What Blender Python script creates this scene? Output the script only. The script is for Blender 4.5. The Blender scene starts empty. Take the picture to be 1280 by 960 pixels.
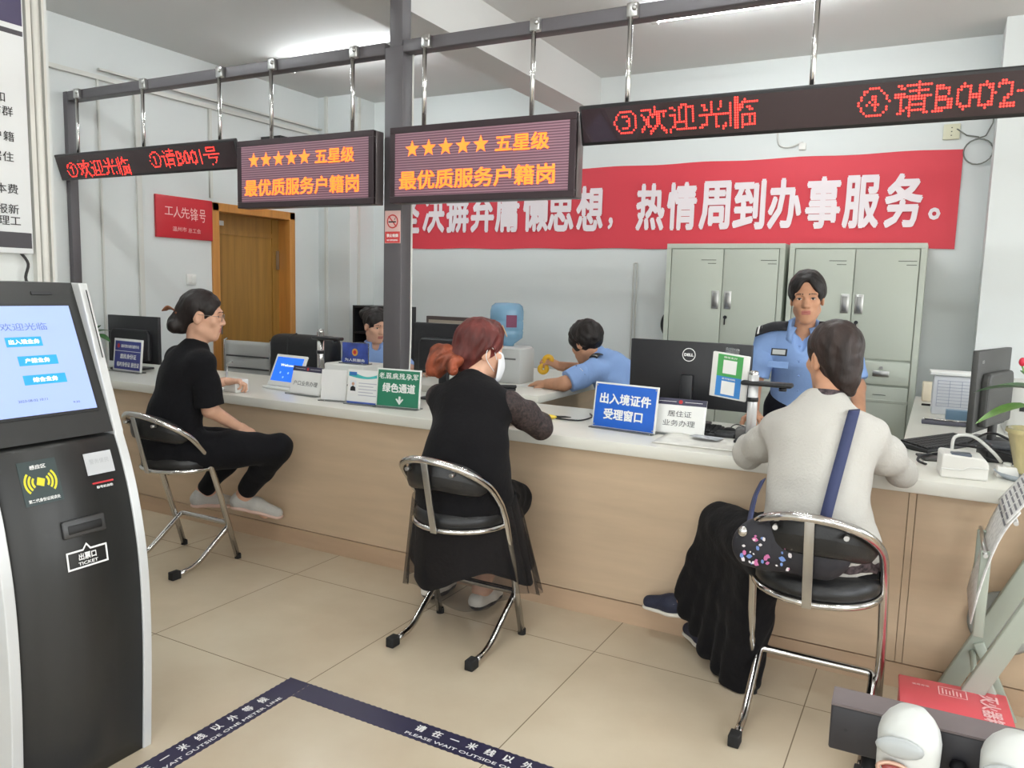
import bpy, bmesh, math, random
import numpy as np
from mathutils import Matrix, Vector, noise as mnoise
PI = math.pi
random.seed(7)
SC = bpy.context.scene
COL = SC.collection

# ---------------------------------------------------------------- materials
def lin(c):
    return tuple(((v / 255) / 12.92 if v / 255 <= .04045 else ((v / 255 + .055) / 1.055) ** 2.4) for v in c) + (1,)

MATS = {}
def mat(name, c, rough=.5, metal=0., spec=.5, bump=None, var=None, alpha=1., trans=0., sheen=0., coat=0., emit=None):
    """c is an 8-bit sRGB colour; bump=(scale, strength[, stretch xyz]); var=(scale, amount[, stretch])"""
    if name in MATS: return MATS[name]
    m = bpy.data.materials.new(name); m.use_nodes = True
    N = m.node_tree.nodes; L = m.node_tree.links; b = N['Principled BSDF']
    b.inputs['Base Color'].default_value = lin(c); b.inputs['Roughness'].default_value = rough
    b.inputs['Metallic'].default_value = metal; b.inputs['Specular IOR Level'].default_value = spec
    b.inputs['Alpha'].default_value = alpha; b.inputs['Transmission Weight'].default_value = trans
    b.inputs['Sheen Weight'].default_value = sheen; b.inputs['Coat Weight'].default_value = coat
    def coords(st):
        t = N.new('ShaderNodeTexCoord'); mp = N.new('ShaderNodeMapping'); mp.inputs['Scale'].default_value = st
        L.new(t.outputs['Object'], mp.inputs['Vector']); return mp.outputs['Vector']
    if bump:
        st = bump[2] if len(bump) > 2 else (1, 1, 1)
        n = N.new('ShaderNodeTexNoise'); n.inputs['Scale'].default_value = bump[0]; n.inputs['Detail'].default_value = 4
        L.new(coords(st), n.inputs['Vector'])
        bp = N.new('ShaderNodeBump'); bp.inputs['Strength'].default_value = bump[1]; bp.inputs['Distance'].default_value = .01
        L.new(n.outputs['Fac'], bp.inputs['Height']); L.new(bp.outputs['Normal'], b.inputs['Normal'])
    if var:
        st = var[2] if len(var) > 2 else (1, 1, 1)
        n = N.new('ShaderNodeTexNoise'); n.inputs['Scale'].default_value = var[0]; n.inputs['Detail'].default_value = 5
        L.new(coords(st), n.inputs['Vector'])
        r = N.new('ShaderNodeValToRGB'); a = var[1]
        r.color_ramp.elements[0].position = .3; r.color_ramp.elements[1].position = .7
        r.color_ramp.elements[0].color = lin([max(0, v * (1 - a)) for v in c]); r.color_ramp.elements[1].color = lin([min(255, v * (1 + a)) for v in c])
        L.new(n.outputs['Fac'], r.inputs['Fac']); L.new(r.outputs['Color'], b.inputs['Base Color'])
    if emit:
        b.inputs['Emission Color'].default_value = lin(emit[0]); b.inputs['Emission Strength'].default_value = emit[1]
    MATS[name] = m
    return m

def dot_mat(name, on, strength, base, pitch, rad=.36):
    """a lit dot-matrix: round emitting dots on a dark board"""
    m = mat(name, base, .5)
    N = m.node_tree.nodes; L = m.node_tree.links; b = N['Principled BSDF']
    t = N.new('ShaderNodeTexCoord'); s = N.new('ShaderNodeSeparateXYZ'); L.new(t.outputs['Object'], s.inputs[0])
    acc = None
    for k in ('X', 'Z'):
        d = N.new('ShaderNodeMath'); d.operation = 'DIVIDE'; d.inputs[1].default_value = pitch; L.new(s.outputs[k], d.inputs[0])
        f = N.new('ShaderNodeMath'); f.operation = 'FRACT'; L.new(d.outputs[0], f.inputs[0])
        u = N.new('ShaderNodeMath'); u.operation = 'SUBTRACT'; u.inputs[1].default_value = .5; L.new(f.outputs[0], u.inputs[0])
        q = N.new('ShaderNodeMath'); q.operation = 'MULTIPLY'; L.new(u.outputs[0], q.inputs[0]); L.new(u.outputs[0], q.inputs[1])
        if acc is None: acc = q
        else:
            a = N.new('ShaderNodeMath'); a.operation = 'ADD'; L.new(acc.outputs[0], a.inputs[0]); L.new(q.outputs[0], a.inputs[1]); acc = a
    c = N.new('ShaderNodeMath'); c.operation = 'LESS_THAN'; c.inputs[1].default_value = rad * rad; L.new(acc.outputs[0], c.inputs[0])
    mu = N.new('ShaderNodeMath'); mu.operation = 'MULTIPLY'; mu.inputs[1].default_value = strength; L.new(c.outputs[0], mu.inputs[0])
    b.inputs['Emission Color'].default_value = lin(on); L.new(mu.outputs[0], b.inputs['Emission Strength'])
    return m

WHITE = mat('white_plastic', (226, 226, 222), .4)
BLACK = mat('black_plastic', (22, 22, 24), .42)
DARK = mat('dark_metal', (88, 85, 88), .5, .1)
CHROME = mat('chrome', (205, 203, 200), .16, 1.)
STEEL = mat('brushed_steel', (190, 190, 188), .3, 1.)
RUBBER = mat('rubber', (24, 24, 24), .8)
INKW = mat('white_lettering', (238, 238, 235), .5)
INKK = mat('black_lettering', (35, 35, 38), .5)
INKB = mat('blue_lettering', (40, 60, 150), .5)
INKR = mat('red_lettering', (190, 40, 45), .5)
PAPER = mat('paper', (236, 236, 232), .6)
CABLE = mat('cable_black', (20, 20, 22), .5)
CABLEW = mat('cable_white', (205, 205, 200), .5)

# ---------------------------------------------------------------- mesh builder
class MB:
    def __init__(s): s.v = []; s.f = []; s.sm = []; s.mi = []; s.cur = 0
    def add(s, vs, fs, sm=False, T=None):
        n = len(s.v)
        s.v += [tuple(T @ Vector(v)) if T is not None else tuple(v) for v in vs]
        s.f += [[i + n for i in f] for f in fs]; s.sm += [sm] * len(fs); s.mi += [s.cur] * len(fs)
        return s
    def box(s, x0, x1, y0, y1, z0, z1, T=None):
        return s.add([(x, y, z) for x in (x0, x1) for y in (y0, y1) for z in (z0, z1)],
                     [(0, 1, 3, 2), (4, 6, 7, 5), (0, 4, 5, 1), (2, 3, 7, 6), (0, 2, 6, 4), (1, 5, 7, 3)], False, T)
    def rbox(s, x0, x1, y0, y1, z0, z1, r=.005, seg=2, T=None, sm=True):
        bm = bmesh.new(); bmesh.ops.create_cube(bm, size=1)
        for v in bm.verts: v.co = ((x0 + x1) / 2 + v.co.x * (x1 - x0), (y0 + y1) / 2 + v.co.y * (y1 - y0), (z0 + z1) / 2 + v.co.z * (z1 - z0))
        bmesh.ops.bevel(bm, geom=list(bm.edges), offset=r, segments=seg, profile=.5, affect='EDGES')
        s.bm(bm, sm, T); return s
    def bm(s, bm, sm=True, T=None):
        bm.verts.index_update()
        s.add([v.co.copy() for v in bm.verts], [[v.index for v in f.verts] for f in bm.faces], sm, T); bm.free(); return s
    def tube(s, pts, r, n=10, closed=False, caps=True, T=None):
        P = [Vector(p) for p in pts]; k = len(P)
        rs = r if isinstance(r, (list, tuple)) else [r] * k
        tan = []
        for i in range(k):
            a = P[(i - 1) % k] if (closed or i > 0) else P[i]; b = P[(i + 1) % k] if (closed or i < k - 1) else P[i]
            tan.append((b - a).normalized())
        up = Vector((0, 0, 1)) if abs(tan[0].z) < .9 else Vector((1, 0, 0))
        nx = (up - tan[0] * up.dot(tan[0])).normalized(); vs = []
        for i in range(k):
            nx = (nx - tan[i] * nx.dot(tan[i])).normalized(); ny = tan[i].cross(nx)
            for j in range(n):
                a = 2 * PI * j / n; vs.append(P[i] + (nx * math.cos(a) + ny * math.sin(a)) * rs[i])
        fs = []
        for i in range(k if closed else k - 1):
            for j in range(n):
                a = i * n + j; b = i * n + (j + 1) % n; c = ((i + 1) % k) * n + (j + 1) % n; d = ((i + 1) % k) * n + j
                fs.append((a, d, c, b)[::-1])
        s.add(vs, fs, True, T)
        if caps and not closed:
            m = len(s.v) - k * n
            s.f += [[m + j for j in range(n)][::-1], [m + (k - 1) * n + j for j in range(n)]]; s.sm += [False] * 2; s.mi += [s.cur] * 2
        return s
    def cyl(s, a, b, r, n=16, r2=None, T=None): return s.tube([a, b], [r, r if r2 is None else r2], n, T=T)
    def lathe(s, prof, c=(0, 0, 0), n=28, T=None, sm=True, a0=0, a1=2 * PI):
        full = abs(a1 - a0 - 2 * PI) < 1e-6; m = n if full else n + 1; vs = []; fs = []
        for (r, z) in prof:
            for j in range(m):
                a = a0 + (a1 - a0) * j / n; vs.append((c[0] + r * math.cos(a), c[1] + r * math.sin(a), c[2] + z))
        for i in range(len(prof) - 1):
            for j in range(n):
                k = (j + 1) % m; fs.append((i * m + j, i * m + k, (i + 1) * m + k, (i + 1) * m + j))
        return s.add(vs, fs, sm, T)
    def prism(s, poly, y0, y1, T=None, sm=False):
        """polygon in x,z extruded along y"""
        n = len(poly); vs = [(x, y0, z) for x, z in poly] + [(x, y1, z) for x, z in poly]
        fs = [list(range(n)), list(range(n, 2 * n))[::-1]]
        s.add(vs, fs, False, T); m = len(s.v) - 2 * n
        for i in range(n):
            j = (i + 1) % n; s.f.append([m + i, m + n + i, m + n + j, m + j]); s.sm.append(sm); s.mi.append(s.cur)
        return s
    def grid(s, P, sm=True, T=None):
        """P[i][j] points"""
        a = len(P); b = len(P[0])
        return s.add([p for r in P for p in r], [(i * b + j, i * b + j + 1, (i + 1) * b + j + 1, (i + 1) * b + j) for i in range(a - 1) for j in range(b - 1)], sm, T)
    def sphere(s, c, r, n=16, m=10, T=None):
        R = r if isinstance(r, (list, tuple)) else (r, r, r)
        bm = bmesh.new(); bmesh.ops.create_uvsphere(bm, u_segments=n, v_segments=m, radius=1)
        for v in bm.verts: v.co = (c[0] + v.co.x * R[0], c[1] + v.co.y * R[1], c[2] + v.co.z * R[2])
        return s.bm(bm, True, T)
    def build(s, name, m, parent=None, bevel=0, kind=None, thick=0):
        me = bpy.data.meshes.new(name); me.from_pydata(s.v, [], s.f)
        for q in (m if isinstance(m, (list, tuple)) else [m]): me.materials.append(q)
        me.polygons.foreach_set('use_smooth', s.sm); me.polygons.foreach_set('material_index', s.mi)
        bm = bmesh.new(); bm.from_mesh(me); bmesh.ops.recalc_face_normals(bm, faces=bm.faces); bm.to_mesh(me); bm.free()
        o = bpy.data.objects.new(name, me); COL.objects.link(o)
        if parent: o.parent = parent
        if thick:
            d = o.modifiers.new('s', 'SOLIDIFY'); d.thickness = thick; d.offset = 0
        if bevel:
            d = o.modifiers.new('b', 'BEVEL'); d.width = bevel; d.segments = 2; d.limit_method = 'ANGLE'; d.angle_limit = .6
        if kind: o['kind'] = kind
        return o

def raw(name, me, m, parent=None):
    for q in (m if isinstance(m, (list, tuple)) else [m]): me.materials.append(q)
    o = bpy.data.objects.new(name, me); COL.objects.link(o)
    if parent: o.parent = parent
    return o

def thing(name, label, cat, loc=(0, 0, 0), rz=0, group=None, rot=None):
    o = bpy.data.objects.new(name, None); COL.objects.link(o); o.empty_display_size = .05
    o.location = loc; o.rotation_euler = rot if rot else (0, 0, rz)
    return tag(o, label, cat, group)
def tag(o, label, cat, group=None):
    o['label'] = label; o['category'] = cat
    if group: o['group'] = group
    return o
def dup(root, loc, rz, label, group=None):
    r = root.copy(); COL.objects.link(r); r.location = loc; r.rotation_euler = (0, 0, rz); r['label'] = label
    if group: r['group'] = group
    for ch in list(root.children):
        c = ch.copy(); COL.objects.link(c); c.parent = r
        for g in ch.children:
            d = g.copy(); COL.objects.link(d); d.parent = c
    return r
def kids_of(o): return list(o.children)

def catmull(pts, n=6, closed=False):
    P = [Vector(p) for p in pts]; k = len(P); out = []
    for i in range(k if closed else k - 1):
        g = lambda q: P[q % k] if closed else P[min(max(q, 0), k - 1)]
        a, b, c, d = g(i - 1), g(i), g(i + 1), g(i + 2)
        for j in range(n):
            t = j / n
            out.append(.5 * ((2 * b) + (c - a) * t + (2 * a - 5 * b + 4 * c - d) * t * t + (3 * b - a - 3 * c + d) * t ** 3))
    if not closed: out.append(P[-1])
    return out
def fillet(pts, r, n=5):
    P = [Vector(p) for p in pts]; out = [P[0]]
    for i in range(1, len(P) - 1):
        a = P[i - 1] - P[i]; b = P[i + 1] - P[i]; d = min(r, a.length * .45, b.length * .45)
        p = P[i] + a.normalized() * d; q = P[i] + b.normalized() * d
        for j in range(n + 1):
            t = j / n; out.append((1 - t) ** 2 * p + 2 * t * (1 - t) * P[i] + t * t * q)
    return out + [P[-1]]

# ---------------------------------------------------------------- lettering
def glyphs(body, bold=.012, sx=1.):
    cu = bpy.data.curves.new('t', 'FONT'); cu.body = body; cu.size = 1; cu.offset = bold; cu.resolution_u = 2
    cu.fill_mode = 'FRONT'; cu.space_character = sx
    o = bpy.data.objects.new('t', cu); me = bpy.data.meshes.new_from_object(o)
    v = np.array([p.co[:2] for p in me.vertices]) if len(me.vertices) else np.zeros((0, 2))
    f = [list(p.vertices) for p in me.polygons]
    bpy.data.objects.remove(o); bpy.data.curves.remove(cu); bpy.data.meshes.remove(me)
    return v, f
def letters(items, m, parent, y=-.001, name='lettering', T=None, one=False):
    """items: (text, centre x, centre z, width or None, height, weight); flat lettering in the x,z plane facing -y"""
    b = MB(); o = None
    for it in items:
        body, cx, cz, w, h = it[:5]; k = (it[5] if len(it) > 5 else .012) * 1.1
        v, f = glyphs(body, 0)
        if not len(v): continue
        lo = v.min(0) - k; hi = v.max(0) + k; s = (hi - lo); s[s < 1e-6] = 1e-6
        kz = h / s[1] if h else w / s[0]; kx = w / s[0] if w else kz
        sh = [(0, 0)] if k < .004 else [(k * math.cos(q * PI / 3), k * math.sin(q * PI / 3)) for q in range(6)]
        for q_, (dx, dz) in enumerate(sh):
            b.add([(cx + (p[0] + dx - (lo[0] + hi[0]) / 2) * kx, y - .00018 * q_, cz + (p[1] + dz - (lo[1] + hi[1]) / 2) * kz) for p in v], f, False, T)
        if not one: o = b.build(name, m, parent); b = MB()
    return b.build(name, m, parent) if one else o
def star_poly(cx, cz, r, k=.42):
    return [(cx + (r if i % 2 == 0 else r * k) * math.sin(i * PI / 5), cz + (r if i % 2 == 0 else r * k) * math.cos(i * PI / 5)) for i in range(10)]
def plate(b, x0, x1, z0, z1, y):
    return b.add([(x0, y, z0), (x1, y, z0), (x1, y, z1), (x0, y, z1)], [(0, 1, 2, 3)])
def disc(b, cx, cz, r, y, n=24, r0=0):
    if r0:
        vs = [(cx + q * math.cos(2 * PI * i / n), y, cz + q * math.sin(2 * PI * i / n)) for q in (r0, r) for i in range(n)]
        return b.add(vs, [(i, (i + 1) % n, n + (i + 1) % n, n + i) for i in range(n)])
    return b.add([(cx + r * math.cos(2 * PI * i / n), y, cz + r * math.sin(2 * PI * i / n)) for i in range(n)], [list(range(n))])

# ---------------------------------------------------------------- camera
yaw, pit, rol = -.4938, .1213, .02682
fw = Vector((math.sin(yaw) * math.cos(pit), math.cos(yaw) * math.cos(pit), -math.sin(pit)))
rt = Vector((math.cos(yaw), -math.sin(yaw), 0)); up = rt.cross(fw)
rt, up = rt * math.cos(rol) + up * math.sin(rol), up * math.cos(rol) - rt * math.sin(rol)
cam = bpy.data.cameras.new('camera'); cam.sensor_width = 36; cam.lens = 984.1 / 1280 * 36; cam.clip_start = .05
co = bpy.data.objects.new('camera', cam); COL.objects.link(co)
co.matrix_world = Matrix(((rt.x, up.x, -fw.x, 0), (rt.y, up.y, -fw.y, 0), (rt.z, up.z, -fw.z, 1.44), (0, 0, 0, 1)))
SC.camera = co
SC.view_settings.view_transform = 'Standard'; SC.view_settings.look = 'None'; SC.view_settings.gamma = 1
SC.view_settings.use_curve_mapping = False
# ================================================================ the room
WALL = mat('wall_paint', (214, 218, 217), .7, bump=(60, .04))
CEIL = mat('ceiling_paint', (210, 210, 208), .8, bump=(40, .03))
def floor_mat():
    m = mat('floor_tiles', (200, 186, 162), .16, spec=.5)
    N = m.node_tree.nodes; L = m.node_tree.links; b = N['Principled BSDF']
    t = N.new('ShaderNodeTexCoord'); mp = N.new('ShaderNodeMapping'); mp.inputs['Location'].default_value = (.31, -.42, 0)
    L.new(t.outputs['Object'], mp.inputs['Vector'])
    k = N.new('ShaderNodeTexBrick'); k.offset = 0; k.inputs['Scale'].default_value = 1
    k.inputs['Brick Width'].default_value = .8; k.inputs['Row Height'].default_value = .8; k.inputs['Mortar Size'].default_value = .0022
    k.inputs['Mortar Smooth'].default_value = .2
    k.inputs['Mortar'].default_value = lin((128, 114, 96))
    L.new(mp.outputs['Vector'], k.inputs['Vector'])
    n = N.new('ShaderNodeTexNoise'); n.inputs['Scale'].default_value = 1.7; n.inputs['Detail'].default_value = 6; L.new(t.outputs['Object'], n.inputs['Vector'])
    r = N.new('ShaderNodeValToRGB'); r.color_ramp.elements[0].color = lin((192, 176, 152)); r.color_ramp.elements[1].color = lin((207, 194, 170))
    r.color_ramp.elements[0].position = .35; r.color_ramp.elements[1].position = .65
    L.new(n.outputs['Fac'], r.inputs['Fac']); L.new(r.outputs['Color'], k.inputs['Color1']); L.new(r.outputs['Color'], k.inputs['Color2'])
    L.new(k.outputs['Color'], b.inputs['Base Color'])
    return m
XL, XR, YF, YB, ZC = -5.29, 3.2, -3.2, 6.2, 3.16
MB().box(XL - .3, XR + .1, YF - .1, YB + .2, -.1, 0).build('floor', floor_mat(), kind='structure')
MB().box(XL - .3, XR + .2, YF - .2, YB + .2, ZC, ZC + .1).build('ceiling', CEIL, kind='structure')
w = MB(); w.box(XL - .3, XR + .2, YB, YB + .2, 0, ZC)
w.box(XL, -4.91, 5.84, YB, 0, ZC); w.box(.215, .95, 5.84, YB, 0, ZC)
w.build('wall_back', WALL, kind='structure')
MB().box(-2.86, -2.585, YF, YB, 2.875, ZC).build('trim_1', CEIL, kind='structure')        # the downstand beam
w = MB(); w.box(XL - .24, XL, 1.7, 4.62, 0, ZC); w.box(XL - .24, XL, 5.47, YB, 0, ZC); w.box(XL - .24, XL, 4.62, 5.47, 2.02, ZC)
w.box(XL - .6, XL - .25, 4.5, 5.6, 0, 2.3)
w.build('wall_left', WALL, kind='structure')
w = MB(); w.box(-3.15, -2.95, YF, 1.825, 0, ZC); w.box(XL - .24, -3.15, 1.66, 1.825, 0, ZC)
w.build('wall_lobby', WALL, kind='structure')
# right wall and front wall, each with big glazed openings
def glazed_wall(name, spans, length, T, head=2.6, sill=.9):
    b = MB(); x = 0
    for (a, c, s) in spans:
        b.box(x, a, 0, .2, 0, ZC, T); b.box(a, c, 0, .2, head, ZC, T)
        if s > 0: b.box(a, c, 0, .2, 0, s, T)
        x = c
    b.box(x, length, 0, .2, 0, ZC, T)
    b.build(name, WALL, kind='structure')
GLASS = mat('window_glass', (245, 250, 250), .02, trans=1.)
ALU = mat('window_frame_white', (225, 225, 222), .4)
TF = Matrix.Translation((XL + 2.3, YF - .2, 0))
TR = Matrix.Translation((XR, YF, 0)) @ Matrix.Rotation(PI / 2, 4, 'Z') @ Matrix.Translation((0, -.2, 0))
sf = [(.5, 2.9, 0), (3.3, 5.6, 0)]; sr = [(.8, 2.8, .9), (3.2, 5.2, .9), (6., 8.6, .9)]
glazed_wall('wall_front', sf, 6.2, TF); glazed_wall('wall_right', sr, 9.4, TR)
wi = 0
for T, spans in ((TF, sf), (TR, sr)):
    for (a, c, s) in spans:
        wi += 1; b = MB(); n = 2
        for k in range(n + 1):
            x = a + (c - a) * k / n; b.box(max(a, x - .03), min(c, x + .03), .06, .12, s, 2.6, T)
        b.box(a, c, .06, .12, s, s + .06, T); b.box(a, c, .06, .12, 2.54, 2.6, T)
        b.build('window_%d' % wi, ALU, kind='structure')
# baseboards behind the counter are hidden; tiled baseboard on the lobby wall
MB().box(-2.95, -2.94, YF, 1.825, 0, .1).build('baseboard_lobby', mat('baseboard_tile', (150, 132, 112), .3), kind='structure')

# ---- office door in the left wall
DOORW = mat('door_wood', (146, 108, 48), .45, var=(3, .08, (8, 8, .5)))
DOORF = mat('door_casing_wood', (186, 128, 62), .4, var=(3, .07, (8, 8, .5)))
b = MB(); b.box(-5.46, -5.42, 4.66, 5.44, 0, 2.0)
b.box(-5.42, -5.412, 4.66, 5.44, 1.83, 1.87); b.box(-5.42, -5.41, 4.66, 4.72, 0, 2); b.box(-5.42, -5.41, 5.36, 5.44, 0, 2); b.box(-5.42, -5.41, 4.66, 5.44, 0, .14)
d = b.build('door_1', DOORW, kind='structure')
MB().rbox(-5.41, -5.39, 4.745, 4.765, .98, 1.12, .006).build('door_handle', STEEL, d)
b = MB(); b.box(-5.41, -5.402, 4.675, 4.80, 1.90, 1.94); b.build('name_plate', mat('plate_silver', (205, 208, 205), .35), d)
MB().box(-5.405, -5.395, 5.40, 5.43, 1.55, 1.72).build('hinge', STEEL, d)
b = MB()
for (y0, y1) in ((4.57, 4.64), (5.44, 5.51)): b.box(-5.53, -5.27, y0, y1, 0, 2.07)
b.box(-5.53, -5.27, 4.57, 5.51, 2.0, 2.07)
b.build('door_casing', DOORF, d, bevel=.006)

# conduits and cable trunking fixed to the walls: part of the setting
TRK = mat('trunking', (208, 208, 202), .5)
def trunk(n, b): return b.build('trim_%d' % n, TRK, kind='structure')
trunk(2, MB().box(XL, XL + .03, 1.83, 5.84, 2.80, 2.83))
b = MB(); b.box(XL, XL + .02, 3.89, 3.93, 0, 2.80); b.box(XL, XL + .02, 4.555, 4.58, 2.1, 2.80); b.box(XL, XL + .02, 3.60, 3.612, .8, 2.80); trunk(3, b)
b = MB(); b.box(XL + .02, XL + .05, 3.6, 6.0, 2.86, 2.875); trunk(4, b)
b = MB(); b.tube(fillet([(-2.23, 6.19, .3), (-2.23, 6.19, 1.67), (-2.20, 6.19, 1.67), (-2.20, 6.19, .3)], .01), .006, 6); trunk(5, b)
b = MB(); b.box(-2.95, -2.925, 1.735, 1.752, 0, ZC); b.cyl((-2.935, 1.772, 0), (-2.935, 1.772, ZC), .014, 10); b.box(-2.95, -2.935, 1.798, 1.806, 0, ZC); trunk(6, b)
b = MB(); b.box(-4.91, -4.90, 5.95, 5.985, 0, ZC); b.box(-5.2, -5.17, 5.82, 5.84, 0, ZC); trunk(7, b)

# ---- world and light
W = bpy.data.worlds.new('world'); SC.world = W; W.use_nodes = True
N = W.node_tree.nodes; bg = N['Background']
sky = N.new('ShaderNodeTexSky'); sky.sky_type = 'NISHITA'; sky.sun_disc = False; sky.sun_elevation = .9; sky.sun_rotation = 1.2
W.node_tree.links.new(sky.outputs['Color'], bg.inputs['Color']); bg.inputs['Strength'].default_value = .25
def area(name, loc, aim, sx, sy, power, col=(1, 1, 1)):
    l = bpy.data.lights.new(name, 'AREA'); l.shape = 'RECTANGLE'; l.size = sx; l.size_y = sy; l.energy = power; l.color = col
    o = bpy.data.objects.new(name, l); COL.objects.link(o); o.location = loc
    o.rotation_euler = (Vector(aim) - Vector(loc)).to_track_quat('-Z', 'Y').to_euler(); return o
DAY = (1., .985, .96)
for (a, c, s) in sf: area('daylight_front', (XL + 2.3 + (a + c) / 2, YF - .02, 1.35), (XL + 2.3 + (a + c) / 2, 5, 1.35), c - a - .1, 2.4, 44, DAY)
for (a, c, s) in sr: area('daylight_right', (XR + .02, YF + (a + c) / 2, 1.75), (0, YF + (a + c) / 2, 1.75), c - a - .1, 1.6, 44, DAY)

# ---- fluorescent battens on the ceiling
TUBE = mat('lit_tube', (255, 255, 255), .5, emit=((244, 250, 252), 84))
def batten(x0, x1, y, label):
    t = thing('fluorescent_light', label, 'ceiling light', ((x0 + x1) / 2, y, ZC), 0, 'fluorescent battens on the ceiling')
    h = (x1 - x0) / 2
    MB().rbox(-h, h, -.03, .03, -.045, 0, .006).build('housing', WHITE, t)
    MB().cyl((-h + .05, 0, -.075), (h - .05, 0, -.075), .015, 12).build('tube', TUBE, t)
    for s in (-1, 1): MB().rbox(s * (h - .03) - .02, s * (h - .03) + .02, -.025, .025, -.10, -.04, .006).build('lamp_holder', WHITE, t)
    return t
batten(-4.63, -3.42, 4.78, 'lit fluorescent batten on the ceiling behind the dark centre post')
batten(-1.70, -.46, 4.82, 'lit fluorescent batten on the ceiling above the file cabinets')
batten(-4.7, -3.46, 2.35, 'added out-of-view fluorescent batten brightening the left ceiling over the kiosk end of the counter')  # extra lamp out of view, added to brighten the left ceiling and wall
for x in (-1.7, .6):  # out-of-view lobby lamps, added to raise the room's brightness
    batten(x, x + 1.24, .2, 'added out-of-view fluorescent batten on the lobby ceiling, %s' % ('over the floor tape' if x < 0 else 'over the entrance side'))
    batten(x, x + 1.24, 2.3, 'added out-of-view fluorescent batten on the lobby ceiling, %s' % ('over the bar stools' if x < 0 else 'over the newspaper rack'))
SC.view_settings.exposure = .17
SC.cycles.use_denoising = True
# ================================================================ counter, frame, displays
WOODL = mat('light_wood_laminate', (196, 172, 144), .5, var=(2.2, .035, (1, 1, 7)))
WOODK = mat('light_wood_kick', (188, 160, 132), .5, var=(2.2, .035, (1, 1, 7)))
TOPW = mat('worktop_white', (222, 220, 210), .3)
CY, CB = 3.116, 3.93
t = thing('service_counter', 'long service counter with pale wood-grain front panels and kick board', 'counter', (0, 3.146, 0))
xs = [-5.28, -.045, -.02, 2.6]
for a, c in zip(xs[:-1], xs[1:]):
    MB().box(a + .001, c - .001, 0, .02, .097, .748).build('front_panel', WOODL, t, bevel=.001)
MB().box(-5.28, 2.6, -.002, .02, 0, .093).build('kick_board', WOODK, t)
MB().box(-5.28, 2.6, .02, .04, 0, .748).build('carcass', WOODL, t)
b = MB(); b.rbox(-5.28, 2.6, CY - 3.5, CB - 3.5, -.052, 0, .004)
t = thing('counter_worktop', 'long white worktop lying along the wood-grain service counter', 'worktop', (0, 3.5, .8))
b.build('worktop', TOPW, t)
t = thing('side_desk', 'white side desk running back from the counter beside the uniformed man', 'desk', (-2.5, 4.6, 0))
MB().rbox(-.45, .55, -.66, .75, .795, .84, .004).build('desktop', TOPW, t)
for x in (-.43, .43): MB().box(x, x + .025, -.6, .7, 0, .795).build('side_panel', WOODL, t)
t = thing('return_desk', 'white return desk running back to the wall beside the file cabinets', 'desk', (.45, 5, 0))
MB().rbox(-.55, .6, -1.07, .83, .75, .80, .004).build('desktop', TOPW, t)
for x in (-.53, .55): MB().box(x, x + .025, -1.0, .8, 0, .75).build('side_panel', mat('panel_grey_white', (205, 205, 196), .5), t)

t = thing('steel_frame', 'dark grey square-tube frame of posts and overhead beam above the counter', 'frame', (-2.48, 3.33, .8))
def fr(x0, x1, y0, y1, z0, z1): return MB().rbox(x0 + 2.48, x1 + 2.48, y0 - 3.33, y1 - 3.33, z0 - .8, z1 - .8, .004)
fr(-5.289, -5.245, 3.36, 3.42, .8, 2.665).build('post', DARK, t)
p = fr(-2.60, -2.485, 3.365, 3.46, .8, 2.64).build('post', DARK, t)
fr(-2.575, -2.495, 3.37, 3.445, 2.64, ZC).build('ceiling_post', DARK, t)
fr(-5.245, -2.60, 3.363, 3.438, 2.605, 2.665).build('beam', DARK, t)
fr(-2.485, 2.6, 3.363, 3.438, 2.605, 2.665).build('beam', DARK, t)
for i, x in enumerate([-5.118, -4.458, -3.782, -3.372, -2.793, -2.339, -1.736, -1.269, -.51, .6]):
    zb = 2.145 if (x < -3.6 or x > -1.4) else 2.22
    ro = MB().cyl((x + 2.48, .015, zb - .8), (x + 2.48, .015, 1.82), .011, 12).build('hanger_rod', CHROME, t)
    c = MB().rbox(x + 2.462, x + 2.512, .003, .035, 1.805, 1.865, .006); c.sphere((x + 2.50, .0, 1.84), .012, 8, 6)
    c.build('clamp', STEEL, ro)

LEDR = mat('led_red', (255, 40, 30), .5, emit=((255, 52, 44), 3.2))
LEDO = mat('led_orange', (255, 120, 40), .5, emit=((255, 112, 34), 1.55))
def dots(items, m, parent, y, pitch, rad):
    """light-emitting dots on a square grid where the glyphs are"""
    for body, cx, cz, w, h in items:
        b = MB(); v, f = glyphs(body, 0); lo = v.min(0); hi = v.max(0); s = hi - lo
        P = (v - (lo + hi) / 2) * np.array([w / s[0], h / s[1]])
        gx, gz = np.meshgrid(np.arange(-w / 2, w / 2 + pitch, pitch), np.arange(-h / 2, h / 2 + pitch, pitch))
        gx = gx.ravel(); gz = gz.ravel(); ins = np.zeros(len(gx), bool)
        for fa in f:
            for i in range(1, len(fa) - 1):
                a, bb, c = P[fa[0]], P[fa[i]], P[fa[i + 1]]
                d = (bb[1] - c[1]) * (a[0] - c[0]) + (c[0] - bb[0]) * (a[1] - c[1])
                if abs(d) < 1e-12: continue
                l1 = ((bb[1] - c[1]) * (gx - c[0]) + (c[0] - bb[0]) * (gz - c[1])) / d
                l2 = ((c[1] - a[1]) * (gx - c[0]) + (a[0] - c[0]) * (gz - c[1])) / d
                e = .10
                ins |= (l1 >= -e) & (l2 >= -e) & (l1 + l2 <= 1 + e)
        for x, z in zip(gx[ins], gz[ins]): disc(b, cx + x, cz + z, rad, y, 6)
        b.build('dot_lettering', m, parent)
STRIPF = mat('strip_screen', (36, 14, 20), .25, coat=.3)
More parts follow.
